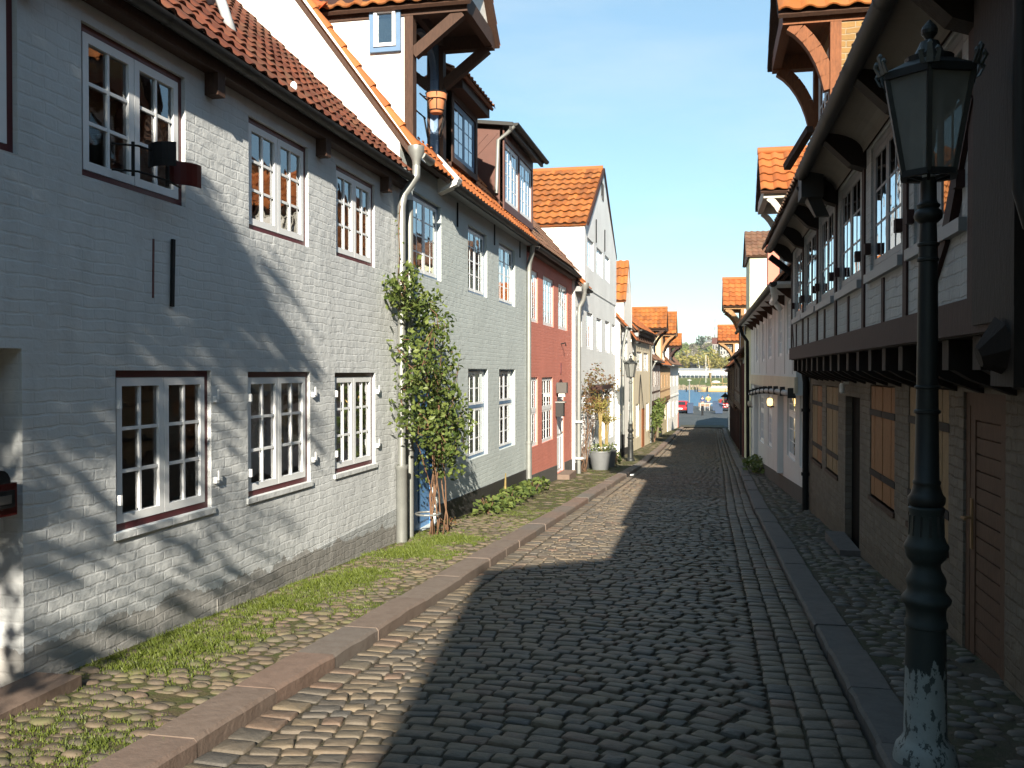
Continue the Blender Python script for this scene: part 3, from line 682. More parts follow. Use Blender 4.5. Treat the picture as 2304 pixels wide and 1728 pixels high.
s = MB(); s.lathe(-3.62, 27.55, [(3.95, .05), (4.1, .07), (4.2, .13), (4.3, .13)], 12); s.build('hopper', M['zinc'], H, True, 40)
pipe([(-3.62, 27.55, 4.0), (-3.66, 27.6, 3.8), (-3.78, 27.6, 3.6), (-3.8, 27.6, 3.4), (-3.8, 27.62, gz(27.6) - .1)], .065, H, 'zinc')
s = MB()
for z in (-.95, .15): s.tube([(-3.8 + .12 * math.cos(t * PI / 6), 27.62 + .12 * math.sin(t * PI / 6), z) for t in range(13)], .03, 6)
s.build('pipe_clamp', M['wf'], H)

# --- pale grey house with the large street gable
f4 = F(27.4, -3.9, 38.4, -3.75, 1)
H = thing('terraced_house', 'tall pale grey gabled house with bright orange roof behind the pots', 'house', (-3.85, 33, gz(33)), G_L)
U4 = [(27.75, 28.75, 2.42, 3.62), (29.93, 31.3, 2.4, 3.6), (32.35, 33.7, 2.38, 3.55), (34.8, 36.2, 2.38, 3.58), (37.0, 38.1, 2.36, 3.55)]
G4 = [(29.9, 31.4, 5.05, 6.02), (32.2, 33.9, 5.06, 6.0), (34.6, 36.0, 5.08, 6.02)]
L4 = [(28.4, 29.6, -.75, .95), (30.7, 31.9, -.8, .95), (33.6, 34.8, -.85, .95), (36.2, 37.4, -.95, .95)]
body(f4, 27.4, 38.4, 4.4, H, .22, 4.25, 1.2, 3.0, 'w4', 'tile2', U4 + L4, zb=-3, gmat='white', spans=[(27.4, 29.28)])
ya, yb, ym = 29.3, 38.38, 33.85
wall_mesh(f4.off(.02), ya, yb, 4.35, 6.38, G4, .12).build('gable_front', M['w4'], H)
s = MB(); g4 = f4.off(.02)
s.prism([g4.p(ya, 6.38), g4.p(yb, 6.38), g4.p(ym, 8.92)], (-.2, -.0, 0)); s.build('gable_top', M['w4'], H)
for y in (ya, yb):
    s = MB(); X = g4.X(y); s.box(X - 4.5, X - .003, y + (.0 if y == ya else -.2), y + (.2 if y == ya else 0), 3.9, 6.4); s.build('gable_side_wall', M['white'], H)
s = MB(); hw = (yb - ya) / 2; sl = (9.0 - 6.35) / hw
for sd in (-1, 1):
    o = Vector((-3.80, ym + sd * (hw + .1), 6.4 - .1 * sl)); b = Vector((0, -sd, sl)); L = (hw + .1) * math.sqrt(1 + sl * sl)
    pantiles(s, o, (-1, 0, 0), b, 4.6, L, .28, .52, .05, .06); roof_slab(s, o - Vector((0, 0, .02)), (-1, 0, 0), b, 4.6, L, .04)
s.tube([(-3.78, ym, 9.08), (-8.3, ym, 9.08)], .1, 8, True, .5)
ro = s.build('gable_roof', M['tile4'], H, True, 50)
s = MB()
for sd in (-1, 1): s.bar((-3.74, ym + sd * (hw + .1), 6.33), (-3.74, ym, 9.02), .06, .12)
s.build('verge_board', M['timr'], ro)
for (a, b, c, d) in U4: window(f4, a, b, c, d, H, 2, 2, 4, .05, 'wf', 'wf', 'glass', ('curtg', .3))
for (a, b, c, d) in G4: window(g4, a, b, c, d, H, 2, 2, 2, .05, 'wf', 'wf', 'glass', ('curtg', .3))
for (a, b, c, d) in L4: window(f4, a, b, c, d, H, 2, 2, 4, .05, 'wf', 'wf', 'glass', ('curtg', .3))
s = MB(); s.box(-3.79, -3.77, ym - .22, ym + .22, 7.9, 8.5)
s.build('gable_hatch', M['dplinth'], H)
for (y, z0, z1) in ((31.9, 6.1, 6.9), (34.3, 6.1, 6.9), (33.4, 8.0, 8.6)):
    s = MB(); s.bar(g4.p(y, z0, .03), g4.p(y, z1, .03), .03, .07); s.build('wall_anchor', M['iron'], H)
plinth(f4, 27.42, 38.38, -1.08, -1.5, H, 'dplinth', .02)
gutter(f4, 27.5, 29.2, 4.2, .24, H, .07); s = MB(); f4.box(s, 27.42, 29.25, 4.05, 4.2, 0, .2); s.build('eaves_board', M['gf'], H)
s = MB(); f4.box(s, 30.4, 33.6, 1.05, 1.2, .0, .45); s.build('door_hood', M['timr'], H)

# --- white gabled house beyond
f5 = F(38.4, -3.58, 43, -3.4, 1)
H = thing('terraced_house', 'narrow white gabled house with weathered orange roof beyond the pale grey one', 'house', (-3.5, 41, gz(41)), G_L)
U5 = [(38.6, 39.4, 2.2, 3.3), (39.9, 40.7, 2.2, 3.3), (41.6, 42.4, 1.6, 2.5), (39.0, 39.8, -.9, .5), (41.4, 42.2, -1., .4)]
body(f5, 38.4, 43, 3.7, H, .2, 3.55, 1.2, 3.0, 'white', 'tile2', U5, zb=-3.4, spans=[(38.4, 39.48), (42.42, 43)])
g5 = f5.off(.02); ya, yb, ym = 39.5, 42.4, 40.95
wall_mesh(g5, ya, yb, 3.5, 4.75, [], .1).build('gable_front', M['white'], H)
s = MB(); s.prism([g5.p(ya, 4.75), g5.p(yb, 4.75), g5.p(ym, 6.45)], (-.2, 0, 0)); s.build('gable_top', M['white'], H)
for y in (ya, yb):
    s = MB(); X = g5.X(y); s.box(X - 4, X - .003, y + (.0 if y == ya else -.2), y + (.2 if y == ya else 0), 3, 4.8); s.build('gable_side_wall', M['white'], H)
s = MB(); hw = (yb - ya) / 2; sl = 1.75 / hw
for sd in (-1, 1):
    o = Vector((-3.42, ym + sd * (hw + .1), 4.78 - .1 * sl)); b = Vector((0, -sd, sl)); L = (hw + .1) * math.sqrt(1 + sl * sl)
    pantiles(s, o, (-1, 0, 0), b, 4.2, L, .28, .45, .05, .06); roof_slab(s, o - Vector((0, 0, .02)), (-1, 0, 0), b, 4.2, L, .04)
s.build('gable_roof', M['tile4'], H, True, 50)
for (a, b, c, d) in U5: window(f5, a, b, c, d, H, 2, 2, 3, .05, 'wf', 'wf', 'glass')
s = MB(); s.box(-3.48, -3.46, 40.8, 41.1, 5.1, 5.5); s.build('gable_hatch', M['dplinth'], H)
plinth(f5, 38.42, 42.98, -1.55, -1.75, H, 'black', .02)
gutter(f5, 38.5, 39.7, 3.5, .26, H, .08); gutter(f5, 41.9, 43.0, 3.0, .3, H, .07)
s = MB(); s.prism([f5.p(41.8, 3.05, .3), f5.p(43, 3.05, .3), f5.p(43, 3.6, -.1), f5.p(41.8, 3.6, -.1)], (0, 0, .06)); s.build('lean_to_roof', M['tile2'], H)
for y in (38.95, 42.7):
    s = MB()
    for k in range(5): t = k / 4; s.box(*(sorted((f5.X(y) + .02, f5.X(y) + .08 + .2 * t * t))), y - .1, y + .1, 2.55 + .18 * k if y > 40 else 2.95 + .12 * k, 2.72 + .18 * k if y > 40 else 3.06 + .12 * k)
    s.build('eaves_corbel', M['gf'], H)
pipe([(-3.3, 38.5, 3.4), (-3.38, 38.5, 3.0), (-3.45, 38.5, 2.6), (-3.45, 38.5, gz(38.5) - .1)], .055, H, 'zinc')
s = MB(); s.lathe(-3.45, 38.5, [(gz(38.5) - .1, .07), (-.95, .07), (-.95, .055)], 12); s.build('standpipe', M['iron'], H, True, 40)

# --- beige house with dark deep eaves
f6 = F(43, -3.38, 51, -3.12, 1)
H = thing('terraced_house', 'beige house with dark deep eaves and white paired upper windows', 'house', (-3.3, 47, gz(47)), G_L)
W6 = [(44.3, 46.6, 1.68, 2.62), (47.6, 49.9, 1.68, 2.62), (44, 45.4, -1.5, .1), (49, 50.4, -1.5, .0)]
body(f6, 43, 51, 3.45, H, .28, 3.66, .85, 3.2, 'beige', 'tile2', W6, zb=-3.6, gmat='cream')
for (a, b, c, d) in W6: window(f6, a, b, c, d, H, 2, 2, 3, .04, 'wf', 'wf', 'glass', ('curtw', .35))
gutter(f6, 43.05, 51, 3.6, .33, H, .08)
s = MB(); f6.box(s, 43.0, 51, 3.36, 3.56, 0, .26)
for k in range(10): f6.box(s, 43.2 + k * .84, 43.36 + k * .84, 3.1, 3.36, -.02, .22)
s.build('eaves_corbel', M['tim'], H)
door(f6, 46.6, 47.6, -2.2, -.2, H, 'timo', -.02, 2)
s = MB(); s.bar(f6.p(44.5, -.2, .1), f6.p(45.8, 1.5, .03), .03, .03); s.bar(f6.p(46.6, -.2, .1), f6.p(45.8, 1.5, .03), .03, .03)
s.build('wall_stay', M['iron'], H)
pipe([f6.p(50.9, 3.4, .3), f6.p(50.9, 3.0, .08), f6.p(50.9, gz(51), .08)], .05, H, 'zinc')

# --- half-timbered houses at the end of the row
def timbered(f, y0, y1, zjet, ztop, jet, H, infm, timm, wins, posts=1.1, low='cream', rails=True):
    fu = f.off(jet)
    wall_mesh(fu, y0 + .02, y1 - .02, zjet, ztop, wins, .06).build('upper_wall', M[infm], H)
    s = MB(); s.prism([f.p(y0 + .02, zjet), fu.p(y0 + .02, zjet), fu.p(y0 + .02, ztop), f.p(y0 + .02, ztop)], (0, .1, 0)); s.build('jetty_end_wall', M[infm], H); s = MB(); s.prism([f.p(y1 - .02, zjet), fu.p(y1 - .02, zjet), fu.p(y1 - .02, ztop), f.p(y1 - .02, ztop)], (0, -.1, 0)); s.build('jetty_end_wall', M[infm], H)
    t = MB(); fu.box(t, y0, y1, zjet - .1, zjet + .14, -.06, .03); fu.box(t, y0, y1, ztop - .12, ztop, -.06, .02)
    n = max(2, round((y1 - y0) / posts))
    for k in range(n + 1):
        y = y0 + (y1 - y0 - .12) * k / n; fu.box(t, y, y + .12, zjet + .14, ztop - .12, -.06, .02)
        f.box(t, y, y + .13, zjet - .22, zjet - .1, -.02, jet)
    if rails: fu.box(t, y0 + .12, y1 - .12, zjet + .55, zjet + .65, -.06, .015)
    t.build('timber_frame', M[timm], H)
    s = MB(); s.prism([f.p(y0 + .02, zjet - .1), f.p(y1 - .02, zjet - .1), fu.p(y1 - .02, zjet - .1), fu.p(y0 + .02, zjet - .1)], (0, 0, .03)); s.build('jetty_soffit', M['tim'], H)
    for (a, b, c, d) in wins: window(fu, a, b, c, d, H, 2, 2, 3, .02, 'wf', 'wf', 'glass2')
    return fu

f7 = F(51, -3.22, 58, -3.12, 1)
H = thing('terraced_house', 'white half-timbered house with brown hoist dormer, climber on its wall', 'house', (-3.2, 54, gz(54)), G_L)
body(f7, 51, 58, 2.2, H, .35, 2.3, 1.0, 3.2, 'cream', 'tile3', [(52, 53, -1.5, -.4), (56, 57, -1.6, -.4)], zb=-3.8, gmat='white')
for w in ((52, 53, -1.5, -.4), (56, 57, -1.6, -.4)): window(f7, *w, H, 2, 2, 3, .04, 'wf', 'wf', 'glass')
timbered(f7, 51.05, 57.95, -.1, 2.15, .2, H, 'white', 'tim', [(51.8, 52.8, .8, 1.7), (53.9, 54.9, .8, 1.7), (56, 57, .8, 1.7)])
hoist(f7.off(.05), 53, 55.6, 4.1, 5.3, .75, 3.6, H, 2.2, 'tim', 'cream', 'tile4', 'cream', .8)
gutter(f7, 51, 58, 2.25, .42, H, .08, 'zinc')
pipe([f7.p(51.1, 2.2, .4), f7.p(51.1, 1.6, .1), f7.p(51.1, gz(51), .1)], .05, H, 'zinc')
f8 = F(58, -3.15, 70, -3.0, 1)
H = thing('terraced_house', 'cream half-timbered house with second brown hoist dormer near the harbour end', 'house', (-3.1, 64, gz(64)), G_L)
W8 = [(60, 61, -1.7, -.6), (63, 64, -1.7, -.6), (67, 68, -1.8, -.7)]
body(f8, 58, 70, 2.0, H, .3, 2.1, 1.0, 3.2, 'cream', 'tile2', W8, zb=-4, gmat='white')
for w in W8: window(f8, *w, H, 2, 2, 3, .04, 'wf', 'wf', 'glass')
timbered(f8, 58.05, 69.95, -.2, 1.95, .2, H, 'cream', 'timl', [(59.5, 60.5, .6, 1.5), (62.5, 63.5, .6, 1.5), (66, 67, .6, 1.5)])
hoist(f8.off(.1), 62, 65, 4.15, 5.6, .85, 3.6, H, 2.1, 'timl', 'white', 'tile4', 'cream', 1.)
gutter(f8, 58, 70, 2.1, .38, H, .08, 'zinc')
f9 = F(70, -2.95, 82, -2.55, 1)
H = thing('terraced_house', 'last white house of the left row, with red base at the harbour corner', 'house', (-2.8, 76, gz(76)), G_L)
W9 = [(71, 72.2, -1.9, -.6), (75, 76.2, -2., -.7), (79, 80.2, -2., -.8), (71.5, 72.5, .5, 1.5), (75.5, 76.5, .5, 1.5), (79.5, 80.5, .5, 1.5)]
body(f9, 70, 82, 2.1, H, .3, 2.2, 1.0, 3.2, 'white', 'tile3', W9, zb=-4.2)
for w in W9: window(f9, *w, H, 2, 2, 3, .04, 'wf', 'wf', 'glass')
gutter(f9, 70, 82.1, 2.15, .38, H, .08, 'zinc')
s = MB(); f9.box(s, 80.9, 82.03, -4, -1.9, -.05, .03); s.build('plinth', M['w3'], H)
s = MB(); f9.box(s, 70.1, 81.95, -.35, -.22, -.02, .05); s.build('string_course', M['white'], H)
# far small dormer beyond the hoists
hoist(f9.off(.05), 71.5, 73.6, 3.6, 4.5, .75, 3.2, H, 2.2, 'timr', 'white', 'tile4', 'white', .7, False)

# ================================================================== RIGHT ROW
G_R = 'houses on the right of the lane'
fg = F(4.8, 1.88, 18.2, 1.86, -1); fu = fg.off(.43)
H = thing('half_timbered_house', 'near dark half-timbered house with jettied upper floor and tan shutters', 'house', (1.9, 11, gz(11)), G_R)
SH = [(16.22, 17.7, .08, 1.42), (14.28, 15.66, .1, 1.43), (10.1, 11.55, .2, 1.5), (7.93, 9.43, .22, 1.52)]
DR = [(12.3, 13.55, -.9, 1.32, .09), (6.5, 7.5, -.6, 1.5, .12)]
WU = [(15.12, 16.42), (13.25, 14.82), (11.5, 12.88), (9.55, 10.98), (7.6, 8.95), (5.85, 7.15)]
WUo = [(a, b, 2.53, 3.68) for a, b in WU]
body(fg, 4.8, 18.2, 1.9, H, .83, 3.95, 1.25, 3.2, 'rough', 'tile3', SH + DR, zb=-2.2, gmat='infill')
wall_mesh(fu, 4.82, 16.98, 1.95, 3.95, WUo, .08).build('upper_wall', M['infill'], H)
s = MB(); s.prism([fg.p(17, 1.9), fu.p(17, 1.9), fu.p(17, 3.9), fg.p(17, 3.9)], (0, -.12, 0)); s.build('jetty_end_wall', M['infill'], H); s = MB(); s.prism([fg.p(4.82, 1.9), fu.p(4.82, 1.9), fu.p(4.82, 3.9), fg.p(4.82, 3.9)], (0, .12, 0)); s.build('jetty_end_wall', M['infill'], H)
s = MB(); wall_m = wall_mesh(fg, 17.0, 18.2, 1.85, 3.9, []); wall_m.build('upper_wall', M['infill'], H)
t = MB(); fu.box(t, 4.78, 17.02, 1.86, 2.06, -.1, .035); fu.box(t, 4.78, 17.02, 3.72, 3.9, -.06, .02)
for y in (14.95, 13.05, 11.2, 9.28, 7.38, 16.86): fu.box(t, y - .065, y + .065, 2.06, 3.72, -.06, .018)
for y in (16.02, 14.2, 12.25, 10.25, 8.29): fu.box(t, y - .05, y + .05, 2.06, 2.44, -.06, .014)
fu.box(t, 5.45, 5.66, 2.06, 3.72, -.06, .02)
t.bar(fu.p(6.75, 2.08, -.02), fu.p(6.15, 2.5, -.02), .1, .13, (0, 0, 1)); t.bar(fu.p(16.5, 2.08, -.02), fu.p(16.85, 2.6, -.02), .06, .08)
t.bar(fu.p(6.15, 2.5, -.02), fu.p(5.6, 3.2, -.02), .1, .13, (0, 0, 1))
tf = t.build('timber_frame', M['timr'], H)
s = MB(); fu.box(s, 4.74, 5.44, 1.9, 3.85, -.02, .05); s.build('corner_boarding', M['tdark'], H)
t = MB()
for k in range(18):                       # joist ends below the jetty
    y = 4.95 + k * .7
    if y > 16.95: continue
    t = MB(); fg.box(t, y - .08, y + .08, 1.66, 1.85, -.05, .40)
    t.prism([fg.p(y - .07, 1.66, .0), fg.p(y - .07, 1.66, .36), fg.p(y - .07, 1.6, .26), fg.p(y - .07, 1.5, .0)], (0, .14, 0)); t.build('joist', M['tdark'], H)
t = MB(); fg.box(t, 4.8, 18.15, 1.54, 1.66, -.05, .03); t.prism([fg.p(4.8, 1.852), fg.p(17, 1.852), fu.p(17, 1.852), fu.p(4.8, 1.852)], (0, 0, .02)); t.build('jetty_plate', M['tdark'], H)
t = MB(); fg.box(t, 4.6, 4.95, 1.58, 1.95, .2, .52); t.tube([fg.p(4.78, 1.76, .5), fg.p(4.78, 1.72, .62)], [.16, .05], 8); t.build('carved_beam_end', M['tdark'], H)
# plaster cove between wall and gutter, with dark brackets
cv = MB(); N = 8
for i in range(N):
    q0 = i / N; q1 = (i + 1) / N
    pt = lambda q: (.0 + .36 * (1 - math.cos(q * PI / 2)), 3.70 + .2 * math.sin(q * PI / 2))
    (d0, z0), (d1, z1) = pt(q0), pt(q1)
    cv.quad(fu.p(4.8, z0, d0 + .03), fu.p(16.95, z0, d0 + .03), fu.p(16.95, z1, d1 + .03), fu.p(4.8, z1, d1 + .03))
cv.build('eaves_cove', M['cove'], H, True)
for y in (16.86, 14.95, 13.05, 11.2, 9.28, 7.38, 5.6):
    t = MB(); t.prism([fu.p(y - .09, 3.55, .0), fu.p(y - .09, 3.6, .14), fu.p(y - .09, 3.72, .26), fu.p(y - .09, 3.84, .38), fu.p(y - .09, 3.92, .38), fu.p(y - .09, 3.92, 0)], (0, .18, 0)); t.build('eaves_bracket', M['tdark'], H)
gutter(fu, 4.6, 10.95, 3.88, .42, H, .07); gutter(fu, 11.25, 16.9, 3.8, .38, H, .065)
s = MB(); fu.box(s, 10.92, 11.3, 3.62, 3.95, .18, .42); s.prism([fu.p(10.98, 3.62, .2), fu.p(11.25, 3.62, .2), fu.p(11.15, 3.42, .1), fu.p(11.05, 3.42, .1)], (-.15, 0, 0)); s.build('hopper', M['zincd'], H)
for a, b in WU:
    window(fu, a, b, 2.55, 3.68, H, 2, 2, 3, .02, 'gf', 'gf', 'glass2', ow=.05, lw=.055, mw=.022)
    s = MB(); fu.box(s, a - .1, b + .1, 2.46, 2.54, -.02, .045); s.build('window_sill', M['gf'], H)
    for y in (a - .02, b + .02):
        s = MB(); fu.box(s, y - .04, y + .04, 2.72, 2.82, .0, .05); s.build('shutter_hook', M['timr'], H)
for i, (a, b, c, d) in enumerate(SH):
    m = (a + b) / 2
    bk = MB(); fg.box(bk, a, b, c, d, -.13, -.11); bk.build('window_frame', M['tim'], H)
    for k, (p, q) in enumerate(((a + .01, m - .01), (m + .01, b - .01))):
        s = MB(); n = 3
        for j in range(n):
            y0_ = p + (q - p) * j / n; y1_ = p + (q - p) * (j + 1) / n - .006; fg.box(s, y0_, y1_, c + .02, d - .02, -.045, -.012 + .003 * ((j + k) % 2))
        so = s.build('shutter', M['shut2'] if (i in (0, 2) and k == 0) or (i == 2) else M['shut'], H)
        for z in (c + .28, d - .32):
            s = MB(); fg.box(s, p - (0 if k else .03), q + (.03 if k else 0), z - .035, z + .035, -.01, .005); s.build('strap_hinge', M['iron'], so)
    s = MB(); fg.box(s, a - .03, b + .03, c - .05, c, -.1, .02); s.build('window_sill', M['tim'], H)
s = MB(); fg.box(s, 12.3, 13.55, -.9, 1.32, -.14, -.09); s.build('door', M['blk'], H)  # flat panel across the open doorway, inner shade painted as near-black
s = MB(); fg.box(s, 6.5, 6.6, -.6, 1.5, -.1, -.02); fg.box(s, 7.4, 7.5, -.6, 1.5, -.1, -.02); fg.box(s, 6.6, 7.4, 1.4, 1.5, -.1, -.02)
n = 15
for k in range(n):
    z = -.5 + k * 1.8 / n; s.prism([fg.p(6.68, z, -.05), fg.p(7.28, z - .0, -.05), fg.p(7.28, z + 1.8 / n - .012, -.05), fg.p(6.68, z + 1.8 / n - .012, -.05)], (-.016, 0, 0))
fg.box(s, 6.6, 7.4, -.6, 1.4, -.08, -.055)
for (a, b, c, d) in ((6.6, 6.68, -.5, 1.4), (7.28, 7.4, -.5, 1.4), (6.68, 7.28, 1.3, 1.4)): fg.box(s, a, b, c, d, -.055, -.025)
do = s.build('door', M['plank'], H)
s = MB(); fg.box(s, 7.32, 7.36, .35, .72, -.025, -.012); s.tube([fg.p(7.34, .58, -.02), fg.p(7.34, .58, .05), fg.p(7.24, .58, .05)], .012, 6); s.build('door_handle', M['timl'], do)
s = MB(); fg.box(s, 12.2, 13.65, gz(13) - .1, gz(13) + .06, 0, .25); s.build('door_step', M['granite2'], H)
pipe([fu.p(4.9, 3.8, .4), fu.p(4.7, 3.62, .3), fu.p(4.48, 3.45, .15), fu.p(4.46, 3.3, .11), fu.p(4.46, 2.45, .11), fu.p(4.46, 2.3, .07), fu.p(4.5, 2.17, -.1), fu.p(4.6, 2.1, -.3), fu.p(4.7, 2.05, -.5)], .034, H, 'zincd')
pipe([fu.p(17.15, 3.7, .36), fu.p(17.2, 3.5, .1), fg.p(17.4, 3.2, .1), fg.p(18.0, 1.6, .1), fg.p(18.1, 1.45, .07), fg.p(18.12, gz(18.1) - .1, .07)], .06, H, 'iron')
s = MB(); s.lathe(*fg.p(18.12, 0, .07)[:2], [(-.3, .06), (-.3, .08), (-.24, .08), (-.24, .06)], 12); s.build('pipe_collar', M['iron'], H); s = MB(); s.lathe(*fg.p(18.12, 0, .07)[:2], [(.9, .06), (.9, .08), (.96, .08), (.96, .06)], 12); s.build('pipe_collar', M['iron'], H)
s = MB(); s.tube([fg.p(13.0, 1.5, .04), fg.p(13.0, 1.5, .1)], .02, 6); s.lathe(*fg.p(13.0, 0, .12)[:2], [(1.36, .02), (1.38, .035), (1.48, .035), (1.5, .02)], 8); s.build('door_light', M['curtw'], H)
hoist(fu.off(-.06), 12.1, 14.05, 6.12, 7.3, .60, 3.2, H, 4.05, 'timo', 'ybrick', 'tile4', 'ybrick', .85, post=.17)
s = MB(); s.bar(fu.p(13.6, 5.05, .05), fu.p(14.4, 4.7, .3), .1, .1); s.build('hoist_beam', M['tim'], H)

# neighbour behind the viewer and the taller one whose eaves shade the lane
fn = F(-4.5, 1.9, 4.75, 1.88, -1)
H = thing('town_house', 'plain brown brick house just outside the near right edge', 'house', (1.9, 0, 0), G_R)
body(fn, -4.5, 4.7, 3.8, H, .75, 3.85, 1.2, 3.2, 'rough', 'tile3', [(-2, -.8, .4, 1.7), (1, 2.2, .4, 1.7)], zb=-2)
for w in ((-2, -.8, .4, 1.7), (1, 2.2, .4, 1.7)): window(fn, *w, H)
gutter(fn, -4.4, 4.5, 3.8, .8, H)
fn = F(-30, 4.8, -4.5, 1.28, -1)
H = thing('town_house', 'taller brick house behind the viewer on the right', 'house', (1.5, -16, 0), G_R)
body(fn, -30, -4.6, 6.1, H, .35, 6.2, .3, 3.5, 'rough', 'tile3', [(-8, -6.8, 1, 2.4), (-12, -10.8, 1, 2.4)], zb=-2)
for w in ((-8, -6.8, 1, 2.4), (-12, -10.8, 1, 2.4)): window(fn, *w, H)

# --- white house with the curved wall
f2r = F(18.2, 1.87, 34.5, 1.62, -1); f2u = F(18.2, 1.62, 34.5, 1.5, -1)
H = thing('white_house', 'white house in shade with conduit pipe along its wall and lit lamps', 'house', (1.8, 26, gz(26)), G_R)
LR = [(19.0, 19.9, -.3, 1.15), (20.7, 22.5, -.3, 1.15), (26.7, 28.2, -.5, 1.0), (29.8, 31.6, -.6, .9)]
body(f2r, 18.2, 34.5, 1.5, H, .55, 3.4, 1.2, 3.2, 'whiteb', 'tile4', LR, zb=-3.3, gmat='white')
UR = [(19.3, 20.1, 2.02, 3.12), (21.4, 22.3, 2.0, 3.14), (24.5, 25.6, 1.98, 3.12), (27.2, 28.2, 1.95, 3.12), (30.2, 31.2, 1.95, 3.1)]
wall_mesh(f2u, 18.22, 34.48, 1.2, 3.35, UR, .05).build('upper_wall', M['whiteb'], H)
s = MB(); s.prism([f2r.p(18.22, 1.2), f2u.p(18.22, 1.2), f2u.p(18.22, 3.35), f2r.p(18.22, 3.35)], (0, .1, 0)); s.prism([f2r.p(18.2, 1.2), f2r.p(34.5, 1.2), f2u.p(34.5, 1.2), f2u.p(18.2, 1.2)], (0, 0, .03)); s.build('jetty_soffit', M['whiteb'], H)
for w in UR: window(f2u, *w, H, 2, 2, 4, .02, 'wf', 'wf', 'glass2', ow=.03, lw=.04)
for w in LR: window(f2r, *w, H, 2, 2, 3, .04, 'wf', 'wf', 'glass2', transom=w[2] + 1.0)
for y in (18.9, 20.6, 23.3, 26.3, 29.2, 32.2): t = MB(); f2u.box(t, y, y + .05, 1.6, 3.3, -.02, .006); t.build('cover_strip', M['gf'], H)
t = MB(); f2u.box(t, 18.2, 34.5, 1.24, 1.55, -.03, .03); t.build('beam_band', M['beige'], H)
t = MB(); pts = [f2u.p(18.4 + k * .9, 1.22 - .0008 * k * k * 1.5, .06) for k in range(18)]; t.tube(pts, .06, 10); cp = t.build('conduit_pipe', M['gf'], H, True)
for k in range(0, 17, 2): q = pts[k]; t = MB(); t.box(q[0] - .075, q[0] + .075, q[1] - .02, q[1] + .02, q[2] - .075, q[2] + .12); t.build('pipe_clamp', M['zincd'], cp)
for y, w in ((23.4, .9), (32.3, 1.2)): t = MB(); f2r.box(t, y, y + w, gz(y) + .35, 1.2, -.02, .14); t.build('pilaster', M['whiteb'], H)
plinth(f2r, 18.25, 34.48, -.62, -1.45, H, 'dplinth', .015)
gutter(f2u, 18.3, 34.4, 3.36, .4, H, .075); s = MB(); f2u.box(s, 18.2, 34.5, 3.3, 3.36, 0, .34)
s.build('eaves_board', M['whiteb'], H)
for k in range(9):
    y = 19 + k * 1.75; t = MB(); t.prism([f2u.p(y, 3.08, 0), f2u.p(y, 3.12, .08), f2u.p(y, 3.3, .3), f2u.p(y, 3.3, 0)], (0, .08, 0)); t.build('eaves_bracket', M['tim'], H)
t = MB(); t.tube([f2u.p(18.6, 3.3, .4), f2u.p(19.4, 3.15, .3), f2u.p(20.4, 3.12, .28)], .065, 10); t.tube([f2u.p(20.4, 3.2, .28), f2u.p(20.4, 2.95, .1)], .06, 10); t.build('swan_neck', M['wf'], H, True)
hoist(f2u.off(-.05), 20.3, 22.4, 5.45, 6.5, .52, 2.6, H, 3.6, 'timw', 'white', 'tile2', 'white', .8, post=.13)
s = MB(); s.box(1.75, 2.2, 29, 29.5, 3.6, 5.5); s.box(1.72, 2.23, 28.97, 29.53, 5.4, 5.5); s.build('chimney', M['w3'], H)
for (y, z, m, lab) in ((24.4, .88, 'lit', 'glowing round wall lamp on the white house, nearer one'), (33.0, .55, 'curt', 'small pale wall lamp on the white house, farther one')):
    T = thing('wall_lamp', lab, 'wall lamp', f2r.p(y, z, .18), 'wall lamps on the white house')
    c = f2r.p(y, z, .24); s = MB(); s.lathe(c[0], c[1], [(z - .1, .02), (z - .08, .06), (z, .075), (z + .08, .06), (z + .1, .02)], 12); s.build('globe', M[m], T, True)
    s = MB(); s.lathe(c[0], c[1], [(z - .13, .04), (z - .1, .06), (z - .1, .02)], 10); s.bar((c[0], c[1], z - .12), f2r.p(y, z - .12, .12), .03, .03); s.build('bracket', M['iron'], T)
T = thing('window_notice', 'small white notice with a red cross of bars in the far window', 'notice', f2r.p(27.4, .55, 0))
s = MB(); f2r.box(s, 27.0, 27.9, .45, .78, -.05, -.043); s.build('paper', M['wf'], T)
s = MB(); f2r.box(s, 27.05, 27.85, .6, .63, -.043, -.041); f2r.box(s, 27.43, 27.47, .48, .76, -.043, -.0405); s.build('print', M['w3'], T)
pipe([f2u.p(34.35, 3.3, .4), f2u.p(34.4, 3.0, .3), f2u.p(34.6, 2.75, .12), f2u.p(34.6, gz(34.6) - .1, .08)], .06, H, 'iron')

# --- pale green house with plain dormer
f3r = F(34.5, 1.52, 40.5, 1.5, -1)
H = thing('green_house', 'pale green narrow house with tall rendered dormer under brown tiles', 'house', (1.5, 37, gz(37)), G_R)
body(f3r, 34.6, 40.5, 3.2, H, .3, 3.4, 1.2, 3.2, 'green', 'tile3', [(36, 37, -1.2, .2), (36, 37, 1.4, 2.6)], zb=-3.6, gmat='whiteb')
for w in ((36, 37, -1.2, .2), (36, 37, 1.4, 2.6)): window(f3r, *w, H)
gutter(f3r, 34.7, 40.4, 3.3, .35, H, .07)
s = MB(); s.box(1.5, 4.5, 35.6, 39, 3.2, 6.0); d = s.build('dormer', M['green'], H)
s = MB()
for sd in (-1, 1):
    o = Vector((1.36, 37.3 + sd * 1.85, 5.95)); b = Vector((0, -sd, .62)); pantiles(s, o, (1, 0, 0), b, 3.2, 2.2, .22, .3); roof_slab(s, o, (1, 0, 0), b, 3.2, 2.2, .04)
s.prism([(1.42, 35.5, 5.9), (1.42, 39.1, 5.9), (1.42, 37.3, 7.05)], (.03, 0, 0))
s.build('dormer_roof', M['tile3'], d, True, 50)

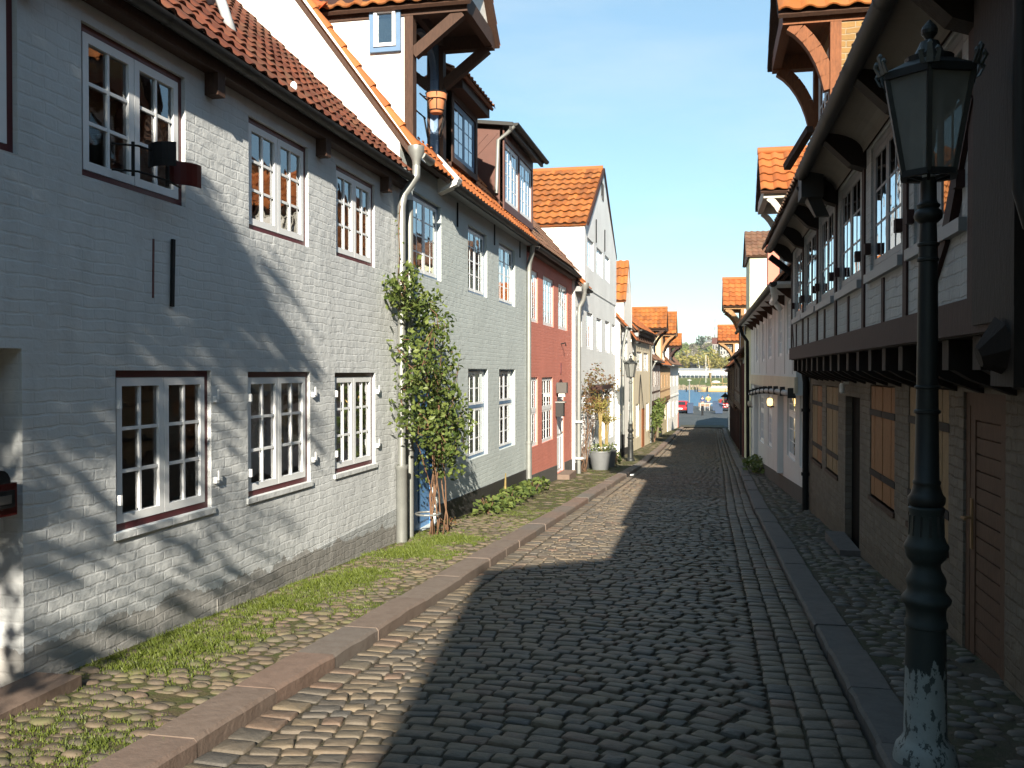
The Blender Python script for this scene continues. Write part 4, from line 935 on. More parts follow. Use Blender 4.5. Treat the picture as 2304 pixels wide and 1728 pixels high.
# --- red-brown and dark timbered houses towards the harbour
f4r = F(40.5, 1.52, 50, 1.5, -1)
H = thing('half_timbered_house', 'dark timbered house with white upper wall and large orange-roofed hoist dormer', 'house', (1.5, 45, gz(45)), G_R)
body(f4r, 40.5, 50, 2.2, H, .35, 2.35, 1.1, 3.2, 'white', 'tile3', [(42, 43, -1.5, -.1), (46, 47, -1.6, -.1)], zb=-3.9)
for w in ((42, 43, -1.5, -.1), (46, 47, -1.6, -.1)): window(f4r, *w, H)
timbered(f4r, 40.55, 49.95, .1, 2.15, .15, H, 'infill', 'tim', [(42, 43, .9, 1.8), (46, 47, .9, 1.8)])
s = MB(); f4r.box(s, 40.5, 40.9, -3.5, 2.0, .02, .1); s.build('corner_post', M['rf'], H)
for y in (43, 45, 47, 49): t = MB(); f4r.box(t, y, y + .2, -3.5, 0, -.02, .07); t.build('ground_floor_post', M['timr'], H)
hoist(f4r.off(.03), 43.6, 46.6, 4.65, 6.0, .78, 3.2, H, 2.3, 'timl', 'w3', 'tile2', 'white', 1.0, post=.2)
gutter(f4r, 40.6, 50, 2.3, .42, H, .1, 'iron')
pipe([f4r.p(41, 2.2, .4), f4r.p(41, 1.8, .15), f4r.p(41, gz(41), .12)], .06, H, 'iron')
f5r = F(50, 1.5, 66, 1.5, -1)
H = thing('half_timbered_house', 'brown timbered house with the smaller far hoist dormer', 'house', (1.5, 58, gz(58)), G_R)
body(f5r, 50, 66, 1.9, H, .3, 2.0, 1.1, 3.2, 'white', 'tile2', [(53, 54, -1.8, -.5), (61, 62, -2, -.6)], zb=-4)
for w in ((53, 54, -1.8, -.5), (61, 62, -2, -.6)): window(f5r, *w, H)
timbered(f5r, 50.05, 65.95, -.2, 1.85, .18, H, 'beige', 'tim', [(54, 55, .6, 1.5), (60, 61, .6, 1.5)])
for k in range(8): t = MB(); f5r.box(t, 50.3 + k * 2, min(50.55 + k * 2, 65.9), -3.8, -.3, -.02, .07); t.build('ground_floor_post', M['timr'], H)
hoist(f5r.off(-.02), 58.6, 61.4, 3.5, 4.5, .9, 3.2, H, 1.9, 'timl', 'w3', 'tile2', 'white', .9)
gutter(f5r, 50, 66, 1.95, .4, H, .1, 'iron')
f6r = F(66, 1.55, 82, 1.68, -1)
H = thing('half_timbered_house', 'last dark house of the right row at the harbour end', 'house', (1.6, 74, gz(74)), G_R)
body(f6r, 66, 82, 1.6, H, .3, 1.7, 1.0, 3.0, 'whiteb', 'tile3', [(69, 70, -2.2, -.8), (75, 76, -2.2, -.8)], zb=-4.2)
for w in ((69, 70, -2.2, -.8), (75, 76, -2.2, -.8)): window(f6r, *w, H)
s = MB(); f6r.box(s, 81.0, 82.03, -4, -2.2, -.05, .03); s.build('plinth', M['bin'], H)
T = thing('wall_lantern', 'small black lantern on a scrolled bracket above the harbour end of the lane', 'wall lantern', (1.0, 64, -.2))
s = MB(); cx, cy = 1.12, 64.0
s.lathe(cx, cy, [(.28, .02), (.2, .04), (.12, .12), (-.02, .30), (-.06, .30)], 6); s.tube([(cx, cy, .2), (cx, cy, .5)], .02, 6); r0 = s.build('lamp_hood', M['iron'], T)
s = MB(); s.lathe(cx, cy, [(-.06, .22), (-.42, .13), (-.46, .15)], 6); s.build('glass', M['lglass'], T)
s = MB(); s.tube([(1.55, cy, -.7), (1.3, cy, -.72), (.95, cy, -.62), (.72, cy, -.58)], .03, 6); s.tube([(cx, cy, -.46), (cx, cy, -.7)], .04, 6)
s.tube([(1.5, cy, -.45), (1.4, cy, -.3), (1.3, cy, -.45), (1.4, cy, -.6)], .025, 6); s.tube([(.95, cy, -.62), (.85, cy, -.75), (.75, cy, -.68), (.82, cy, -.6)], .022, 6); s.build('bracket', M['iron'], T)


# ================================================================== GROUND
def lerpt(tab, y):
    if y <= tab[0][0]: return tab[0][1]
    for (a, b), (c, d) in zip(tab, tab[1:]):
        if y <= c: return b + (d - b) * (y - a) / (c - a)
    return tab[-1][1]
kl = lambda y: lerpt([(2, -2.56), (5.2, -2.53), (6.5, -2.5), (20, -2.42), (46, -2.2), (82, -2.05)], y)
kr = lambda y: lerpt([(18, .86), (32, 1.02), (60, 1.06), (84, 1.2)], y)
def strip(name, xl, xr, y0, y1, dz, mat, step=1.0, kind='structure'):
    mb = MB(); y = y0
    while y < y1 - 1e-6:
        z = min(y + step, y1); nx = 4
        for i in range(nx):
            a0 = xl(y) + (xr(y) - xl(y)) * i / nx; a1 = xl(y) + (xr(y) - xl(y)) * (i + 1) / nx
            b0 = xl(z) + (xr(z) - xl(z)) * i / nx; b1 = xl(z) + (xr(z) - xl(z)) * (i + 1) / nx
            mb.quad((a0, y, gz(y) + dz), (a1, y, gz(y) + dz), (b1, z, gz(z) + dz), (b0, z, gz(z) + dz))
        y = z
    return tag(mb.build(name, M[mat]), kind=kind)
strip('ground', lambda y: -160., lambda y: 160., -40, 132, -.26, 'soil', 2.)
strip('road_bed', lambda y: -3.1, lambda y: 1.2, -6, 82, -.3, 'joint')
strip('left_pavement', lambda y: -4.2, lambda y: kl(y) - .24, -6, 82, -.03, 'dirt')
strip('right_pavement', lambda y: kr(y) + .24, lambda y: 2.1, -6, 82, -.05, 'rjoint')
strip('plaza', lambda y: -120., lambda y: 120., 82, 131.6, .0, 'asph', 5.)
tag(strip('crossing', lambda y: -2.4, lambda y: 1.4, 81.2, 85, .012, 'rjoint', .5))

def stone(mb, cx, cy, cz, L, W, ang, h, tint, ex=4., nn=10, rings=((1., 0.), (.96, .78), (.86, .98)), slope=0., jit=.05):
    ca, sa = math.cos(ang), math.sin(ang); vs = []; tx, ty = ru(-.05, .05), ru(-.05, .05)
    js = [ru(1 - jit, 1 + jit) for _ in range(nn)]
    box = None
    if ex > 4:                               # squared sett: clipped corners
        cut = [ru(.12, .3) for _ in range(4)]; box = []
        if nn >= 10: nn = 12
        else: nn = 8
        for i, (cx_, cy_) in enumerate(((1, 1), (-1, 1), (-1, -1), (1, -1))):
            e = cut[i]; f1_ = (cx_, cy_ * (1 - e)); f2_ = (cx_ * (1 - .28 * e), cy_ * (1 - .28 * e)); f3_ = (cx_ * (1 - e), cy_); q3 = [f1_, f2_, f3_] if nn == 12 else [f1_, f3_]
            jx, jy = ru(-.06, .03), ru(-.09, .03); q3 = [(a_ * (1 + jx), b_ * (1 + jy)) for a_, b_ in q3]
            box += q3 if cx_ * cy_ > 0 else q3[::-1]
    for (r, hh) in rings:
        for k in range(nn):
            if box: lx, ly = box[k][0] * r * L / 2, box[k][1] * r * W / 2
            else:
                t = 2 * PI * (k + .5) / nn; c, s_ = math.cos(t), math.sin(t)
                q = (abs(c) ** ex + abs(s_) ** ex) ** (-1 / ex) * r * js[k]
                lx, ly = c * q * L / 2, s_ * q * W / 2
            x = lx * ca - ly * sa; y = lx * sa + ly * ca
            vs.append((cx + x, cy + y, cz + h * hh + (tx * lx + ty * ly if hh else -.03) + slope * y))
    vs.append((cx, cy, cz + h)); m = len(rings)
    fs = [(i * nn + k, i * nn + (k + 1) % nn, (i + 1) * nn + (k + 1) % nn, (i + 1) * nn + k) for i in range(m - 1) for k in range(nn)]
    fs += [((m - 1) * nn + k, (m - 1) * nn + (k + 1) % nn, m * nn) for k in range(nn)]
    mb.add(vs, fs, tint)

# road setts: bowed courses in the middle, straight gutter rows along the kerbs
random.seed(11)
mb = MB(); far = ((1., 0.), (.8, .85))
def crown(x, y):
    m = (kl(y) + kr(y)) / 2; w = (kr(y) - kl(y)) / 2; q = (x - m) / w
    return gz(y) - .112 + .045 * (1 - q * q)
for (side, rows) in ((1, 3), (-1, 1)):
    for r in range(rows):
        y = 2.5
        while y < 81.5:
            L = ru(.13, .19) * (1 if y < 30 else 1.3); x = (kr(y) - .09 - r * .165) if side > 0 else kl(y) + .12 + r * .2
            stone(mb, x + ru(-.008, .008), y + L / 2, crown(x, y), .155 if side > 0 else .2, L - .012, ru(-.05, .05), ru(.018, .028), ru(.02, .98), 5., 10 if y < 22 else 6, ((1., 0.), (.96, .78), (.86, .98)) if y < 22 else far, -.05)
            y += L
rowy = 1.6
while rowy < 83:
    rh = ru(.10, .135) * (1 if rowy < 24 else 1.2); x = kl(rowy) + .24
    xe = kr(rowy) - .09 - 3 * .165 + .085
    while x < xe - .05:
        L = ru(.12, .21)
        if x + L > xe: L = xe - x
        if xe - x - L < .09: L = xe - x
        xc = x + L / 2; q = (xc - kl(rowy)) / 3.4
        yc = rowy + .95 * (.32 - q) * abs(.32 - q) * 1.9 * (1 if q > .32 else -.55) + .02 * mnoise.noise(Vector((xc * 2, rowy, 0))) * 3
        ang = math.atan(-(.95 * 1.9 * 2 * abs(q - .32) / 3.4) * (1 if q > .32 else .55 * -1)) 
        if q > .32: yc = rowy - 1.8 * (q - .32) ** 2; ang = math.atan(-3.6 * (q - .32) / 3.4)
        else: yc = rowy - 2.2 * (q - .32) ** 2; ang = math.atan(-4.4 * (q - .32) / 3.4)
        yc += .035 * mnoise.noise(Vector((xc * 1.7, rowy * 1.1, 3)))
        if 1.8 < yc < 82: stone(mb, xc, yc, crown(xc, yc) + ru(-.006, .006), L - .009, rh - .007, ang + ru(-.05, .05), ru(.018, .028), ru(.02, .98), 5.5, 10 if yc < 20 else 6, ((1., 0.), (.96, .78), (.86, .98)) if yc < 20 else far, -.05)
        x += L
    rowy += rh
tag(mb.build('cobbled_road', M['sett'], None, True), kind='structure')
mb = MB(); y = 1.4
while y < 82:                               # sanded joints: a sheet just below the stone tops
    y2 = y + (.5 if y < 30 else 2)
    for i in range(12):
        a, b = i / 12, (i + 1) / 12; X = lambda q, yy: kl(yy) + .005 + (kr(yy) - kl(yy) - .01) * q; P = lambda q, yy: (X(q, yy), yy, crown(X(q, yy), yy) + .006)
        mb.quad(P(a, y), P(b, y), P(b, y2), P(a, y2))
    y = y2
tag(mb.build('road_joints', M['joint']), kind='structure')
# pavements of rounded fieldstones
mb = MB()
def field(mb, xl, xr, y0, y1, s0, s1, dz, prob=1.):
    y = y0
    while y < y1:
        k = 1 if y < 16 else 1.35; rh = ru(s0, s1) * .8 * k; x = xl(y) + ru(0, .06)
        while x < xr(y) - .05:
            L = ru(s0, s1) * 1.25 * k
            if rnd() < prob:
                yy = y + ru(-.02, .02); lift = ru(-.016, .004)
                stone(mb, x + L / 2, yy, gz(yy) + dz + lift, L * ru(.9, 1.0), rh * ru(1.0, 1.16), ru(-.35, .35), ru(.02, .034), ru(.02, .98), 2.9, 9 if y < 14 else 6, ((1., 0.), (.92, .65), (.66, .95)) if y < 14 else far, -.05, .13)
            x += L
        y += rh
field(mb, lambda y: -4.02, lambda y: kl(y) - .26, 2.8, 15, .09, .14, -.040)
field(mb, lambda y: -4.0, lambda y: kl(y) - .26, 15, 60, .12, .2, -.048, .55)
tag(mb.build('left_fieldstones', M['field'], None, True), kind='structure')
M['field2'] = m_stone('dark_fieldstones', [(.10, .09, .08), (.15, .13, .11), (.08, .08, .08), (.13, .1, .08)], .65, moss=.3)
mb = MB(); field(mb, lambda y: kr(y) + .27, lambda y: 1.84, 2.8, 40, .09, .14, -.065)
tag(mb.build('right_fieldstones', M['field2'], None, True), kind='structure')
# kerb stones (one object per side)
def kerb(name, xf, sg, mat, top, y0, y1, l0, l1, w):
    mb = MB(); y = y0
    while y < y1:
        L = ru(l0, l1); a, b = y + .002, y + L - .002; t = ru(.02, .98); dz = top + ru(-.008, .008); o = ru(-.012, .012); n = 5
        vs = []
        for i in range(n + 1):
            q = a + (b - a) * i / n; x = xf(q) + o; e = .005 if i in (0, n) else 0; z = gz(q) + dz
            for (dx, zz) in ((0, -.3), (0, -.02 - e), (.018, -e), (w - .015, -e), (w, -.02 - e), (w, -.3)):
                j = mnoise.noise(Vector((q * 5, dx * 9, sg))) * .008; vs.append((x + sg * (dx + (j if zz > -.1 else 0)), q, z + zz + (j if dx in (0,) else 0)))
        m = 6; fs = [(i * m + k, i * m + k + 1, (i + 1) * m + k + 1, (i + 1) * m + k) for i in range(n) for k in range(m - 1)] + [tuple(range(m))[::-1], tuple(range(n * m, n * m + m))]
        mb.add(vs, fs, t); y += L
    return tag(mb.build(name, M[mat], None, True, 35) if True else 0, kind='structure')
kerb('left_kerb', kl, -1, 'granite', .005, 2.2, 82, .7, 1.25, .29)
kerb('right_kerb', kr, 1, 'granite2', -.02, 2.2, 82, .8, 1.3, .27)

# ================================================================== PLANTS
random.seed(5)
mb = MB(); cnt = 0
def blade(mb, x, y, z, h, t):
    a = ru(0, 2 * PI); w = .0045; lx, ly = math.cos(a), math.sin(a); le = ru(.1, .7) * h
    mb.add([(x - ly * w, y + lx * w, z), (x + ly * w, y - lx * w, z), (x + lx * le * .4, y + ly * le * .4, z + h * .65), (x + lx * le, y + ly * le, z + h)], [(0, 1, 2), (0, 2, 3)], t)
while cnt < 46000:
    y = 3. + 14 * rnd() ** 1.15 if rnd() < .82 else ru(14, 34); x = ru(-4.02, -2.62)
    n = mnoise.noise(Vector((x * 1.6, y * 1.1, 0))) + .55 * mnoise.noise(Vector((x * 6, y * 6, 4)))
    w = -x - 2.6                              # 0 kerb .. 1.4 wall
    lush = math.exp(-((w - 1.05) / .35) ** 2) * (1. if 5.3 < y < 9.5 else .45) + (.9 if 10.3 < y < 12.2 and w > .35 else 0)
    if y < 5.2: lush *= .3
    p = lush * (1.05 if y < 9.8 and w > .75 else .6) + n * .9 + .05
    if y > 13: p = .25 + n * .9 - (.1 if y > 20 else 0)
    if rnd() > p * (1 if y < 13 else .6): continue
    h = ru(.012, .03) * (1 + 1.5 * lush * max(0, n + .5)) if y < 13 else ru(.01, .024)
    for _ in range(3): blade(mb, x + ru(-.02, .02), y + ru(-.02, .02), gz(y) - .03, h * ru(.7, 1.2), ru(.02, 1)); cnt += 1
tag(mb.build('pavement_grass', M['grass']), 'green grass growing between the pavement stones along the left wall', 'grass', kind='stuff')

def inpoly(x, y, P):
    c = False; j = len(P) - 1
    for i in range(len(P)):
        if (P[i][1] > y) != (P[j][1] > y) and x < (P[j][0] - P[i][0]) * (y - P[i][1]) / (P[j][1] - P[i][1]) + P[i][0]: c = not c
        j = i
    return c
# big climber between the near houses: outline in (Y along the wall, z)
VP = [(10.8, 2.95), (11.1, 3.05), (11.3, 2.8), (11.5, 2.6), (12.2, 2.7), (12.4, 2.4), (12.7, 2.0), (12.5, 1.7), (13.1, 1.3), (13.5, .8), (13.4, .3), (12.8, .3), (12.2, .1), (11.6, .3), (11.2, .6), (11.0, 1.04), (10.8, 1.3), (10.85, 1.72), (11.0, 2.35), (10.8, 2.65)]
T = thing('climbing_plant', 'big leafy green climber with brown stems growing up the two grey downpipes', 'climber', (-3.75, 12.4, gz(12.4)))
lf = MB(); st = MB(); clumps = []
for _ in range(225):
    for _t in range(50):
        y, z = ru(10.7, 14.5), ru(-.2, 3.05)
        if inpoly(y, z, VP) and mnoise.noise(Vector((y * 1.6, z * 1.6, 9))) > -.2 + (.25 if z < .3 else 0): break
    d = ru(.12, .58) * (1 if z < 2.4 else .7); c = Vector((-4.07 + d, y + .25, z)); clumps.append(c)
    for k in range(int(ru(9, 22))):
        q = c + Vector((ru(-.1, .12), ru(-.16, .16), ru(-.13, .13))); lf.leaf(q, ru(.055, .11), ru(.02, 1), .3, .62)
for _ in range(260):
    y, z = ru(10.6, 14.8), ru(-.5, 3.2)
    if inpoly(y + ru(-.3, .3), z + ru(-.2, .2), VP): lf.leaf((-4.07 + ru(.1, .6), y, z), ru(.045, .085), ru(.02, 1), .2)
for k in range(9):
    bx = -3.72 + ru(-.12, .12); by = 12.45 + ru(-.14, .14); pts = []
    tx, ty, tz = -4.07 + ru(.15, .5), ru(11.3, 13.6), ru(.6, 2.5)
    for i in range(9):
        q = i / 8; pts.append((bx + (tx - bx) * q + .04 * math.sin(i + k), by + (ty - by) * q ** 2.2 + .06 * math.sin(i * 1.7 + k), gz(12.4) - .05 + (tz + .7) * q))
    st.tube(pts, [.012 - .0009 * i for i in range(9)], 6)
for k in range(90):
    a = random.choice(clumps); b = min(random.sample(clumps, 25), key=lambda c: (c - a).length + (0 if (c - a).length > .15 else 9)); m = (a + b) / 2 + Vector((ru(-.05, .08), ru(-.06, .06), ru(-.06, .06)))
    st.tube([a, m, b], .006, 4)
st.tube([(-3.98, 11.55, 2.8), (-3.93, 11.5, 3.2), (-3.97, 11.56, 3.5), (-3.93, 11.52, 3.85)], .006, 4)
for k in range(16): lf.leaf((-3.95 + ru(-.04, .04), 11.53 + ru(-.08, .08), 2.9 + k * .055), ru(.04, .06), rnd(), .2)
st.build('stem', M['stem'], T, True); lf.build('foliage', M['leaf'], T)
T = thing('plant_hoop', 'grey metal hoop tying the climber stems to the pipe', 'plant support', (-3.8, 12.3, -.3))
s = MB(); s.tube([(-3.8 + .17 * math.cos(t * PI / 8), 12.3 + .17 * math.sin(t * PI / 8), -.32) for t in range(17)], .014, 6); s.build('ring', M['zinc'], T)

def low_plant(x, y, w, h, n, size, lab, name='plant', mat='leaf', stems=8, asp=.75, thk=.3):
    T = thing(name, lab, 'plant', (x, y, gz(y))); l = MB(); s_ = MB()
    for k in range(stems):
        a = ru(0, 2 * PI); r = ru(.1, .5) * w; s_.tube([(x, y, gz(y) - .05), (x + thk * r * math.cos(a), y + r * math.sin(a) * .6, gz(y) + h * .5), (x + thk * r * math.cos(a) * 1.6, y + r * math.sin(a), gz(y) + h * ru(.5, .9))], .006, 4)
    for k in range(n):
        a = ru(0, 2 * PI); r = w * math.sqrt(rnd()) * .5; hh = h * (1 - (2 * r / w) ** 2 * .5) * ru(.3, 1)
        l.leaf((x + thk * r * math.cos(a) * 2, y + r * math.sin(a) * 2, gz(y) + hh), size * ru(.6, 1.2), ru(.02, 1), 1.2, asp)
    s_.build('stem', M['stem'], T); l.build('foliage', M[mat], T); return T
low_plant(-3.75, 17.5, 1.9, .26, 330, .12, 'broad low green plant at the foot of the blue-grey wall', thk=.2)
low_plant(-3.75, 20.0, 1.2, .32, 200, .13, 'bushy low green plant beside the second downpipe', thk=.25)
low_plant(-3.7, 15.5, .5, .3, 60, .12, 'small solitary leafy plant nearest the climber', thk=.5)
low_plant(1.5, 30.5, 1.6, .5, 300, .16, 'dark leafy plant against the white house on the right', thk=.25)
low_plant(-3.75, 13.1, .5, .16, 50, .06, 'dry brown shoots beside the climber foot', 'dry_plant', 'rose', 10)
T = thing('dead_stalk', 'bare pale dead stalk sticking up by the low plants', 'plant', (-3.9, 17.8, gz(17.8)))
s = MB(); s.tube([(-3.9, 17.8, gz(17.8) - .05), (-3.92, 17.85, -.6), (-3.9, 17.8, -.35)], [.03, .022, .012], 6); s.build('stalk', M['stemy'], T)

# rose-like climber on the pale grey house
T = thing('climbing_rose', 'thin red-leaved climber spreading over the door of the pale grey house', 'climber', (-3.6, 27.9, gz(27.9)))
st = MB(); lf = MB(); ends = []
for k in range(15):
    tz = ru(.6, 1.9); ty = 27.9 + ru(-1.2, 8.5); bz = ru(.2, .7); pts = []
    for i in range(7):
        q = i / 6; pts.append(Vector((-3.72 + .1 * math.sin(k + i) + .15 * q, 27.9 + (ty - 27.9) * q ** 1.4 + .1 * math.sin(i * 2 + k), gz(27.9) + (tz - gz(27.9)) * (q ** .7))))
    st.tube(pts, [.008 - .0008 * i for i in range(7)], 5); ends += pts[3:]
for c in ends:
    if c.z < .35: continue
    for k in range(int(ru(12, 26))): lf.leaf(c + Vector((ru(-.12, .2), ru(-.4, .4), ru(-.2, .22))), ru(.07, .13), ru(.02, 1), .6)
st.build('stem', M['stem'], T, True); lf.build('foliage', M['rose'], T)
# zinc tubs with pollarded shrubs
def tub(x, y, r, h, lab, hh):
    T = thing('plant_tub', lab, 'plant tub', (x, y, gz(y)), 'zinc tubs by the pale grey house'); z = gz(y) - .03; s = MB()
    s.lathe(x, y, [(z, r * .72), (z + .02, r * .74), (z + h - .04, r), (z + h - .04, r * 1.06), (z + h, r * 1.06), (z + h, r * .93), (z + h - .06, r * .92)], 24); s.build('tub', M['potg'], T, True, 35)
    s = MB(); s.lathe(x, y, [(z + h - .1, r * .9), (z + h - .05, r * .9)], 16); s.build('soil', M['soil'], T)
    P = thing('potted_shrub', 'pollarded yellow-green shrub in the ' + ('front' if hh > 1 else 'rear') + ' zinc tub', 'shrub', (x, y, z + h - .1)); s = MB(); l = MB(); tips = []
    for k in range(6):
        s.tube([(x + ru(-.07, .07), y + ru(-.07, .07), z + h - .1), (x + ru(-.05, .05), y + ru(-.05, .05), z + h + .5 * hh), (x + ru(-.1, .1), y + ru(-.1, .1), z + h + hh)], [.022, .018, .016], 6)
    for k in range(70):
        a = ru(0, 2 * PI); e = ru(.2, 1.3); b = Vector((x, y, z + h + hh * .95)); L = ru(.25, .6); q = b + Vector((math.cos(a) * math.cos(e), math.sin(a) * math.cos(e), math.sin(e))) * L
        s.tube([b + Vector((ru(-.08, .08), ru(-.08, .08), ru(-.1, .05))), q], [.009, .004], 4); tips.append(q)
        for _ in range(6): l.leaf(b.lerp(q, ru(.3, 1.1)), ru(.05, .09), ru(.02, 1), .3)
    s.build('stem', M['stemy'], P); l.build('foliage', M['yel'], P)
    l = MB()
    for k in range(140): a = ru(0, 2 * PI); r_ = r * math.sqrt(rnd()) * 1.1; l.leaf((x + r_ * math.cos(a), y + r_ * math.sin(a), z + h + ru(-.02, .22)), ru(.06, .12), ru(.02, 1), .8)
    u = l.build('underplanting', M['leaf'], P)
    l = MB()
    for k in range(10): a = ru(0, 2 * PI); l.lathe(x + r * .8 * math.cos(a), y + r * .8 * math.sin(a), [(z + h + .08, .02), (z + h + .12, .05), (z + h + .14, .02)], 6)
    l.build('blossom', M['curtw'], P)
tub(-3.42, 29.9, .36, .62, 'nearer flared zinc tub standing on the left pavement', 1.35)
tub(-3.4, 31.6, .36, .6, 'farther zinc tub half hidden behind the first', .99)
low_plant(-3.15, 32.3, .6, .6, 120, .12, 'bright green plant beside the rear tub')
# climber at the half-timbered house
T = thing('climbing_plant', 'yellow-green leafy climber under the jetty of the white half-timbered house', 'climber', (-2.95, 52.5, gz(52.5)))
st = MB(); lf = MB()
for k in range(10):
    ty = 52.5 + ru(-2, 4); st.tube([(-2.95, 52.5 + ru(-.3, .3), gz(52.5)), (-2.9, 52.6 + (ty - 52.5) * .4, -1.6), (-2.8, ty, ru(-.9, -.2))], [.03, .025, .012], 5)
for k in range(900):
    y = 52.8 + random.gauss(0, 1.5); lf.leaf((-2.8 + ru(-.25, .3), y, -.72 + random.gauss(0, .28) + .1 * (y - 52.8)), ru(.12, .22), ru(.02, 1), .5)
st.build('stem', M['stem'], T); lf.build('foliage', M['leaf'], T)
# the tree behind the viewer that throws dappled shade on the near wall
T = thing('street_tree', 'leafy tree standing in the lane behind the viewer', 'tree', (-3.2, -7, 0))
lf = MB(); tr = MB(); hubs = []
random.seed(21)
def shade_ok(A, B):
    top = 11.35 + (-10.9 - A) * .42
    if B > top or B < 7.3 or A < -24: return 0
    edge = lerpt([(6.9, -10.6), (7.8, -9.6), (8.6, -8.9), (10.0, -8.9), (10.65, -9.3), (11.06, -10.1), (11.35, -10.9), (14, -17)], B)
    if A > edge: return 0
    dens = .3 if B < 8.6 else (.42 if B < 9.3 else (.7 if B < 9.9 else 1.))
    if A < -11.8: dens = max(dens, .85)
    return dens
TH = math.radians(13.); CT = 1 / math.tan(TH)
n = 0
while n < 1450:
    A = ru(-24, -8); B = ru(6.9, 16); X = ru(-2.7, -.8)
    if rnd() > shade_ok(A, B): continue
    if B < 9.9 and mnoise.noise(Vector((A * 1.1, B * 3.2, 2))) < (-.02 if B < 9.3 else -.2): continue
    Y = A - CT * X; Z = B + 2. * X; hubs.append(Vector((X, Y, Z))); n += 1
    d = shade_ok(A, B)
    for k in range(30 if d > .7 else 13):
        lf.leaf((X + ru(-.2, .2), Y + ru(-.35, .35), Z + ru(-.16, .16)), ru(.08, .16), ru(.02, 1), .2, .6)
tr.tube([(-3.2, -7, -.2), (-3.2, -7, 2.5), (-3.0, -7, 4.), (-2.6, -6.8, 6.)], [.22, .18, .13, .05], 10)
for k in range(45):
    c = random.choice(hubs); b = Vector((-2.8, -7, ru(3.5, 5.5))); m = b.lerp(c, .5) + Vector((0, 0, .4)); tr.tube([b, m, c], [.06, .035, .012], 5)
tr.build('trunk', M['bark'], T, True); lf.build('crown', M['tree'], T)

